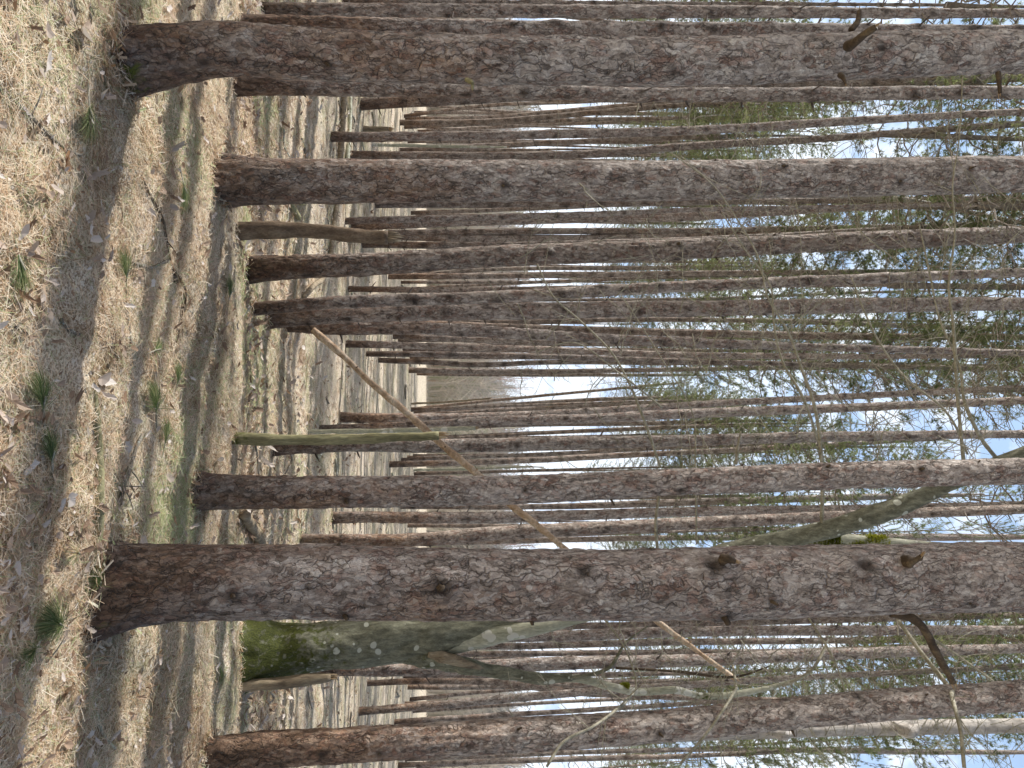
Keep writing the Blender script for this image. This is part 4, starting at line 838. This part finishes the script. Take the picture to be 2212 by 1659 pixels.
for t_ in (T1, T2, T3, T4, T5, T6, T8, T9, T10, beech):
    r_ = {T9.name: .24, T1.name: .2, T2.name: .17, beech.name: .3}.get(t_.name, .12); n_ = 420; bx0, by0 = t_.location.x, t_.location.y
    for q in range(n_):
        a = rng.uniform(0, 6.28); rr = r_*rng.uniform(.75, 1.7); x_, y_ = bx0+math.cos(a)*rr, by0+math.sin(a)*rr; z_ = float(gh(x_, y_))+max(0, 1.5-rr/r_)*rng.uniform(0, .07)
        d = np.array([rng.normal(), rng.normal(), rng.normal()*.35]); d /= np.linalg.norm(d); L_ = rng.uniform(.03, .07); w_ = np.cross(d, [0, 0, 1.]); w_ /= np.linalg.norm(w_)+1e-6; w_ *= .0016 if q % 4 else .006
        c_ = np.array([x_, y_, z_+.01]); fd.add([c_-d*L_-w_, c_-d*L_+w_, c_+d*L_+w_, c_+d*L_-w_], [[0, 1, 2, 3]], 0, rnd=rng.random()*.95)
tag(fd.build('needle_litter', [M_litter], smooth=False), 'needles and bark scraps heaped against the feet of the near trunks', 'pine needles', kind='stuff')
lr = random.Random(9)
def leaves(n, y0, y1, k, smin, smax):
    mb = MB(); x, y = litter_points(n, y0, y1, k)
    for a, b in zip(x, y):
        if lr.random() >.48+1.3*max(0, float(noise(a*1.4+9, b*1.4, 2))+.15): continue
        add_leaf(mb, a, b, smin+(smax-smin)*lr.random()**2.2, lr.choice([0, 0, 0, 1, 2, 2]), lr)
    return mb
tag(leaves(8500, 1.3, 7.2, 1.8, .012, .046).build('leaf_litter', [M_leaf], smooth=False), 'pale dead leaves and bark flakes strewn over the needles', 'dead leaves', kind='stuff')
tag(leaves(9000, 6, 36, 1.5, .025, .07).build('leaf_litter', [M_leaf], smooth=False), 'pale dead leaves on the striped ground farther off', 'dead leaves', kind='stuff')
for px, py, s, lab, rv in [(130,348,.06,'curled orange-brown leaf in the sun below the bare curved stick',1.), (196,558,.065,'broad pinkish leaf in the dark shadow band',.5), (76,690,.07,'long smooth tan leaf near the left edge',.45),
        (75,940,.055,'pale leaf lit by sun near the left edge',.85), (50,1010,.06,'large pale ragged leaf near the left edge',.8), (265,965,.06,'large sunlit pale leaf on the shaded middle ground',.8),
        (165,70,.07,'large pale leaf before the topmost trunk',.75), (190,375,.06,'grey leaf in the shadow beside the sunny patch',.6), (222,825,.06,'folded silvery leaf standing in the shade',.8),
        (35,1350,.075,'large silvery curled leaf left of the big green sprig',.8), (68,1165,.06,'ragged brown leaf among the lower litter',.3), (352,1440,.05,'white scrap of a leaf below the mossy tree',.85), (470,480,.05,'pink leaf near the crest between the trunks',.45)]:
    p = ground_hit(px, py); mb = MB(); add_leaf(mb, 0, 0, s*.8, 0 if s < .066 else 1, lr, z=.02, rnd=rv)
    tag(mb.build('fallen_leaf', [M_leaf], None, tuple(p), smooth=False), lab, 'leaf', 'single dead leaves')

# ------------------------------------------------------------------ distant bare woods and brush behind the plantation
db = MB(); dr = np.random.default_rng(5)
def far_brush(n, y0, y1, h0, h1, wid, rl, rh, spread):
    for k in range(n):
        y = dr.uniform(y0, y1); x = dr.uniform(-.62, .62)*y; z = float(gh(x, y)); H = dr.uniform(h0, h1); rv = dr.uniform(rl, rh)
        lean = dr.normal(0, .06, 2); segs = int(10+H*4)
        V = []; Fc = []
        def strip(a, b, w):
            i = len(V); V.extend([a+[-w/2, 0, 0], a+[w/2, 0, 0], b+[w/3, 0, 0], b+[-w/3, 0, 0]]); Fc.append([i, i+1, i+2, i+3])
        b0 = np.array([x, y, z]); top = b0+np.array([lean[0]*H, lean[1]*H, H]); mid = (b0+top)/2+np.array([dr.normal(0, .03*H), 0, 0]); strip(b0, mid, wid*1.5); strip(mid, top, wid)
        for s in range(segs):
            t = dr.uniform(.15, 1); o = b0*(1-t)+top*t if False else (b0+(mid-b0)*t*2 if t < .5 else mid+(top-mid)*(t-.5)*2)
            L = H*spread*dr.uniform(.3, 1)*(1.15-t); a = dr.uniform(0, 6.28); e = o+np.array([math.cos(a)*L, math.sin(a)*L*.4, L*dr.uniform(-.1, 1.)]); strip(o, e, wid*.55)
            for q_ in range(2): m_ = o+(e-o)*dr.uniform(.3, .9); e2 = m_+np.array([dr.normal()*L*.5, 0, L*dr.uniform(-.1, .5)]); strip(m_, e2, wid*.45)
        db.add(np.array(V), np.array(Fc), 0, rnd=rv)
far_brush(1200, 122, 240, 12, 22, .11, 0, .75, .3)
far_brush(1500, 116, 160, 2, 9., .10, .2, .8, .7)
far_brush(560, 114, 160, 3, 13, .11, .8, .92, .5)
far_brush(200, 120, 140, 13, 21, .09, .95, 1., .3)
far_brush(260, 108, 130, 6, 18, .24, .5, .8, .45)
far_brush(160, 112, 150, 9, 22, .32, .0, .6, .35)
tag(db.build('distant_woods', [M_wood_far], smooth=False), 'hazy bare shrubs and trees beyond the plantation seen through the gap', 'woods', kind='stuff')
# low brush mat where the plantation ends
ub = MB(); V = []; 
n = 26000; y = dr.uniform(108, 150, n); x = dr.uniform(-.64, .64, n)*y; z = gh(x, y)+dr.random(n)**2*2.4*sstep(106, 128, y); a = dr.uniform(0, math.pi, n); L = dr.uniform(.15, .6, n); w = .07
dx = np.cos(a)*L; dz = np.sin(a)*L
V = np.stack([np.stack([x, y, z-.02], 1), np.stack([x+w, y, z-.02], 1), np.stack([x+dx+w, y, z+dz], 1), np.stack([x+dx, y, z+dz], 1)], 1).reshape(-1, 3)
ub.add(V, np.arange(n*4).reshape(-1, 4), 0, rnd=np.repeat(dr.uniform(.3, .85, n), 4))
tag(ub.build('undergrowth', [M_wood_far], smooth=False), 'low tan brush where the pine plantation ends', 'undergrowth', kind='stuff')

# ------------------------------------------------------------------ light
SUN_EL = math.radians(45); AZ = math.radians(18)    # sun to the left of the view, a little behind the trees
sd = Vector((-math.cos(AZ)*math.cos(SUN_EL), math.sin(AZ)*math.cos(SUN_EL), math.sin(SUN_EL)))
L = bpy.data.lights.new('sun', 'SUN'); L.energy = 5.0; L.angle = math.radians(.5); L.color = (1, .965, .905)
lo = bpy.data.objects.new('sun', L); C.objects.link(lo); lo.rotation_euler = sd.to_track_quat('Z', 'Y').to_euler(); lo.location = (-20, 5, 30)
w = bpy.data.worlds.new('World'); sc.world = w; w.use_nodes = True; nt = w.node_tree; bg = nt.nodes['Background']
sky = nt.nodes.new('ShaderNodeTexSky'); sky.sky_type = 'NISHITA'; sky.sun_disc = False; sky.sun_elevation = SUN_EL; sky.sun_rotation = math.atan2(sd.x, sd.y) % (2*math.pi)
sky.air_density = 1.0; sky.dust_density = 3.0; sky.ozone_density = 1.0
tcw = nt.nodes.new('ShaderNodeTexCoord'); mpw = nt.nodes.new('ShaderNodeMapping'); mpw.inputs['Scale'].default_value = (1, 1, 1.6); nt.links.new(tcw.outputs['Generated'], mpw.inputs['Vector'])
cn = tex(nt, 'ShaderNodeTexNoise', mpw.outputs[0], Scale=5.2, Detail=7., Roughness=.55, Distortion=.4)
sxw = nt.nodes.new('ShaderNodeSeparateXYZ'); nt.links.new(tcw.outputs['Generated'], sxw.inputs[0])
cf = math_(nt, 'SUBTRACT', cn.outputs[0], math_(nt, 'MULTIPLY', math_(nt, 'POWER', math_(nt, 'MAXIMUM', sxw.outputs[2], 0.), 2.), .75))
cloud = ramp(nt, cf, [(.0, (.8, .8, .8)), (.2, (.95, .95, .95)), (.42, (1, 1, 1))]); nt.nodes[-1].name = 'cloud'
vd = nt.nodes.new('ShaderNodeVectorMath'); vd.operation = 'DOT_PRODUCT'; vd.inputs[1].default_value = (0, .93, .367)
nrm = nt.nodes.new('ShaderNodeVectorMath'); nrm.operation = 'NORMALIZE'; nt.links.new(tcw.outputs['Generated'], nrm.inputs[0]); nt.links.new(nrm.outputs[0], vd.inputs[0])
bank = nt.nodes.new('ShaderNodeMapRange'); bank.interpolation_type = 'SMOOTHSTEP'; nt.links.new(vd.outputs['Value'], bank.inputs[0]); bank.inputs[1].default_value = .5; bank.inputs[2].default_value = .86; bank.inputs[3].default_value = .08; bank.inputs[4].default_value = 1.
cloud = math_(nt, 'MULTIPLY', cloud, bank.outputs[0])
cn2 = tex(nt, 'ShaderNodeTexNoise', mpw.outputs[0], Scale=11., Detail=5., Roughness=.6)
bl_ = math_(nt, 'ADD', cn2.outputs[0], math_(nt, 'MULTIPLY_ADD', sxw.outputs[2], .35, -.14))
veil = mix(nt, ramp(nt, bl_, [(.44, (0, 0, 0)), (.62, (1, 1, 1))]), (9.4, 10.2, 11.2), (4.5, 6.3, 9.2))
skyb = mix(nt, cloud, sky.outputs[0], veil)
nt.nodes[-1].clamp_result = False
nt.links.new(skyb, bg.inputs[0]); bg.inputs[1].default_value = .12

# ------------------------------------------------------------------ camera (the photograph is a portrait picture stored sideways)
cam = bpy.data.cameras.new('camera'); co = bpy.data.objects.new('camera', cam); C.objects.link(co); sc.camera = co
cam.sensor_width = 36; cam.lens = 36*F/2212; cam.clip_end = 3000; cam.clip_start = .05
X = Vector(UP); Yv = Vector((-1, 0, 0)); Z = -Vector(FW)
co.matrix_world = Matrix(((X.x, Yv.x, Z.x, 0), (X.y, Yv.y, Z.y, 0), (X.z, Yv.z, Z.z, CAMH), (0, 0, 0, 1)))
sc.view_settings.view_transform = 'Standard'; sc.view_settings.look = 'None'; sc.view_settings.exposure = 0; sc.view_settings.gamma = 1
sc.render.engine = 'CYCLES'; sc.cycles.max_bounces = 6; sc.cycles.diffuse_bounces = 3; sc.cycles.use_denoising = True
